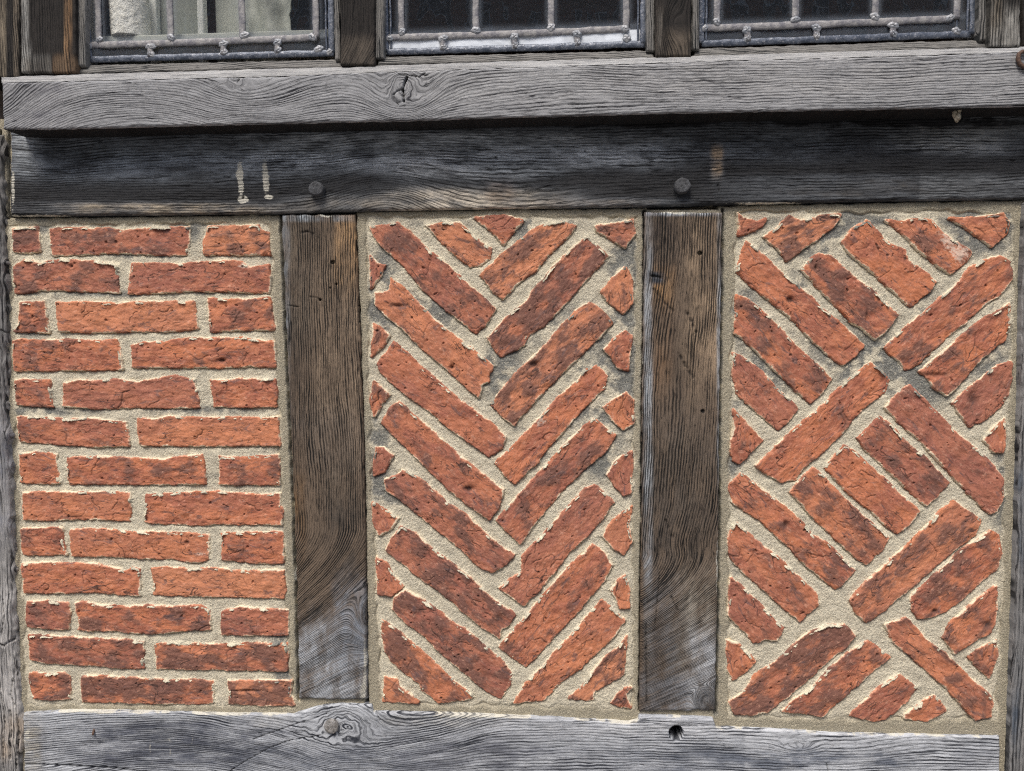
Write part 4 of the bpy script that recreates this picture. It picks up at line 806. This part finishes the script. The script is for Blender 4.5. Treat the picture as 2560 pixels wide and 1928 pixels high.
ZS = float(PW(500, 150, .03)[1]); ZT = ZS+.9
def xr(u, Y): return float(PW(u, 50, Y)[0])
def board(name, label, cat, u0, u1, Y, th, mat):
    c = (xr(u0, Y)+xr(u1, Y))/2; r = thing(name, label, cat, (c, Y, ZS-.02)); boxm('face_board', xr(u0, Y), xr(u1, Y), Y, Y+th, ZS-.02, ZT, mat, r, .003); return r
rb = board('shutter_board', 'pale grey-green painted board behind the leftmost window, behind the white cylinder', 'board', 205, 505, .085, .012, M_PALE)
boxm('batten', xr(378, .08), xr(398, .08), .070, .086, ZS-.02, ZT, M_CREAM, rb, .003)
boxm('batten', xr(222, .08), xr(236, .08), .070, .086, ZS-.02, ZT, M_CREAM, rb, .003)
boxm('batten', xr(500, .08), xr(516, .08), .068, .086, ZS-.02, ZT, M_CREAM, rb, .003)
board('shutter_board', 'narrow grey-green board behind the middle of the leftmost window, right of a dark slit', 'board', 538, 600, .105, .012, M_SHEET)
# hanging crumpled sheet
def sheet():
    Y = .09; x0, x1 = xr(612, Y), xr(722, Y); n, m = 60, 120
    X, Z = np.meshgrid(np.linspace(x0, x1, n), np.linspace(ZS-.02, ZT, m)); y = Y+.010*np.sin((X-x0)/(x1-x0)*9+2*np.sin(Z*11))+.004*fbm(X, Z, 30, 3, 5)
    X = X+.010*fbm(X*0, Z, 25, 3, 8)*ss(.5, 1, (X-x0)/(x1-x0)); V_ = np.stack([X, y, Z], -1).reshape(-1, 3)
    o = mesh('hanging_sheet', V_, gridfaces(m, n), M_SHEET); so = o.modifiers.new('t', 'SOLIDIFY'); so.thickness = .002
    tag(o, 'crumpled grey sheet hanging behind the right part of the leftmost window', 'sheet')
sheet()
def cylinder():
    Y = .048; x, zt_ = PW(324, 6, Y); S = (Y+DIST)/FPX; R = 47*S; zb = float(PW(324, 101, Y)[1]); H = float(zt_-zb)
    r = thing('white_pot', 'rough white cylindrical pot with a narrower neck, inside the leftmost window', 'pot', (float(x), Y, zb))
    prof = [(0, 0), (.90, 0), (.96, .01), (.97, .3), (.985, .6), (1.0, .93), (.97, .985), (.90, 1.0), (.84, 1.005), (.82, 1.05), (.82, 1.35), (.78, 1.42), (0, 1.43)]
    n = 120; t = []
    for (a, b), (c, d) in zip(prof[:-1], prof[1:]):
        k = max(2, int(math.hypot((c-a)*R, (d-b)*H)/.0015)); t += [(a+(c-a)*i/k, b+(d-b)*i/k) for i in range(k)]
    t.append(prof[-1]); V_ = []
    A = np.arange(n)*2*math.pi/n; T_ = np.array(t); AA, RR = np.meshgrid(A, T_[:, 0]*R); HH = np.repeat(T_[:, 1][:, None]*H, n, 1)
    dn = .0007*fbm(AA*R*1.2, HH, 70, 3, 3)*(RR > .3*R); RR = RR+dn
    V_ = np.stack([x+RR*np.cos(AA), Y+RR*np.sin(AA), zb+HH], -1).reshape(-1, 3)
    m = len(t); F = [(i*n+k, i*n+(k+1) % n, (i+1)*n+(k+1) % n, (i+1)*n+k) for i in range(m-1) for k in range(n)]
    mesh('pot_body', V_, F, M_WHITE, r)
cylinder()
zl = float(PW(324, 101, .048)[1]); ldg = boxm('inner_ledge', xr(205, .03), xr(850, .03), .026, .20, zl-.014, zl-.0005, M_SHEET, None, .002)
tag(ldg, 'pale inner window ledge under the white cylinder, behind the leftmost window', 'ledge')
# the dim room behind the windows, open only at the front
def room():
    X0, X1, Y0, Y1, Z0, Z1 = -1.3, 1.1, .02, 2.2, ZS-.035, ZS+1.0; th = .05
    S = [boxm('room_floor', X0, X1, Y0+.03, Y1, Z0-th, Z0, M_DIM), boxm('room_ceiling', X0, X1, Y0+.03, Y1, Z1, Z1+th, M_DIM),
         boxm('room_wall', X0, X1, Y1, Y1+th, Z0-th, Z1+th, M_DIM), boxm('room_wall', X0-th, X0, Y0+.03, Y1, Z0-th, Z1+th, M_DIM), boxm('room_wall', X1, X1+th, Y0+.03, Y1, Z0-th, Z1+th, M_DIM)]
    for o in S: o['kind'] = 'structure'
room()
boxm('wall_core', -1.3, 1.1, .085, .2, .12, ZS-.09, mk_plain('wall core', (.2, .18, .15), (.15, .13, .11), 8))['kind'] = 'structure'
tp = boxm('upper_rail', -1.3, 1.1, -.02, .2, ZS+.86, ZS+1.15, M_DIM); tag(tp, 'dark oak rail above the windows, outside the top of the picture', 'timber beam')

# small bits on the sill and rail
def cocoon():
    x, z = PW(2391, 286, -.045); r = np.random.RandomState(3); parts = []
    for i in range(9):
        a = r.rand()*6.28; p = np.array([x+.004*math.cos(a)*r.rand(), -.045-.004*r.rand(), z+.016*(r.rand()-.5)])
        n = 10; V_ = []; F = []; rr = .0036*(.6+r.rand()*.6)
        for k in range(n):
            for j in range(n):
                t = math.pi*k/(n-1); q = 2*math.pi*j/n; V_.append(p+rr*np.array([math.sin(t)*math.cos(q), math.sin(t)*math.sin(q)*.6, 1.5*math.cos(t)])*(1+.15*math.sin(5*q+i)))
        for k in range(n-1):
            for j in range(n): F.append((k*n+j, k*n+(j+1) % n, (k+1)*n+(j+1) % n, (k+1)*n+j))
        parts.append((V_, F))
    o = merge('insect_cocoon', parts, M_COCOON, None); tag(o, 'small tan insect cocoon under the sill towards its right end', 'cocoon')
cocoon()
def hook():
    P = [PW(u, v, -.066) for u, v in ((2572, 130), (2556, 129), (2547, 135), (2545, 148), (2549, 160), (2560, 168), (2574, 171))]
    pts = [(float(a), -.066, float(b)) for a, b in P]; V_, F = [], []; n = 8
    for i, p in enumerate(pts):
        q0 = np.array(pts[max(0, i-1)]); q1 = np.array(pts[min(len(pts)-1, i+1)]); d = q1-q0; d /= np.linalg.norm(d); s_ = np.cross(d, [0, 1., 0])
        for k in range(n): a = 2*math.pi*k/n; V_.append(np.array(p)+s_*math.cos(a)*.0030+np.array([0, 1, 0])*math.sin(a)*.003)
    for i in range(len(pts)-1):
        for k in range(n): F.append((i*n+k, i*n+(k+1) % n, (i+1)*n+(k+1) % n, (i+1)*n+k))
    o = merge('iron_hook', [(V_, F)], M_RUST, None); tag(o, 'rusty curved iron hook fixed to the right end of the sill', 'hook')
hook()

# ------------------------------------------------------------------ the street: ground, plinth and the house opposite that the glass reflects
g = boxm('pavement', -40, 40, -60, .4, -.1, 0, mk_plain('paving', (.20, .19, .18), (.14, .135, .13), 2, .9, .01)); g['kind'] = 'structure'
pl = boxm('stone_plinth', -1.3, 1.1, -.03, .3, 0, float(PW(1280, 2052, 0)[1])-.004, mk_plain('plinth stone', (.30, .28, .25), (.22, .21, .19), 12, .9, .004), None, .01)
tag(pl, 'stone plinth under the bottom oak beam, below the picture', 'plinth')
def house():
    r = thing('brick_house', 'red brick house across the street, seen only reflected in the glass', 'house', (0, -15, 0))
    s = NT('far brickwork'); c = s.n('ShaderNodeTexCoord').outputs['Object']; bt_ = s.n('ShaderNodeTexBrick'); mp = s.n('ShaderNodeMapping'); mp.inputs['Rotation'].default_value = (math.pi/2, 0, 0)
    s.put(mp.inputs[0], c); s.put(bt_.inputs[0], mp.outputs[0]); bt_.inputs['Scale'].default_value = 3.4; bt_.inputs['Color1'].default_value = (.32, .13, .08, 1); bt_.inputs['Color2'].default_value = (.22, .09, .06, 1); bt_.inputs['Mortar'].default_value = (.28, .25, .2, 1)
    s.put(s.b.inputs['Base Color'], bt_.outputs[0])
    boxm('wall', -13, 13, -17, -15, 0, 9.2, s.m, r)
    wm = mk_plain('white sash paint', (.8, .8, .78), (.7, .7, .68), 5); gm = mk_plain('far window glass', (.05, .05, .055), (.02, .02, .02), 2, .1)
    for fz in (.9, 3.8, 6.6):
        for i in range(8):
            x = -10.6+i*2.9; f = boxm('window_frame', x-.55, x+.55, -15.02, -14.93, fz, fz+1.7, wm, r)
            for a in range(2):
                for b in range(3):
                    boxm('pane', x-.48+a*.5, x-.02+a*.5, -14.94, -14.92, fz+.08+b*.53, fz+.55+b*.53, gm, f)
    rf = mesh('roof', np.array([(-13.3, -14.7, 9.1), (13.3, -14.7, 9.1), (13.3, -16, 10.4), (-13.3, -16, 10.4), (-13.3, -17.3, 9.1), (13.3, -17.3, 9.1)]), [(0, 1, 2, 3), (3, 2, 5, 4), (0, 3, 4), (1, 5, 2), (0, 4, 5, 1)], mk_plain('roof tile', (.12, .07, .05), (.08, .05, .04), 8), r, None, False)
house()
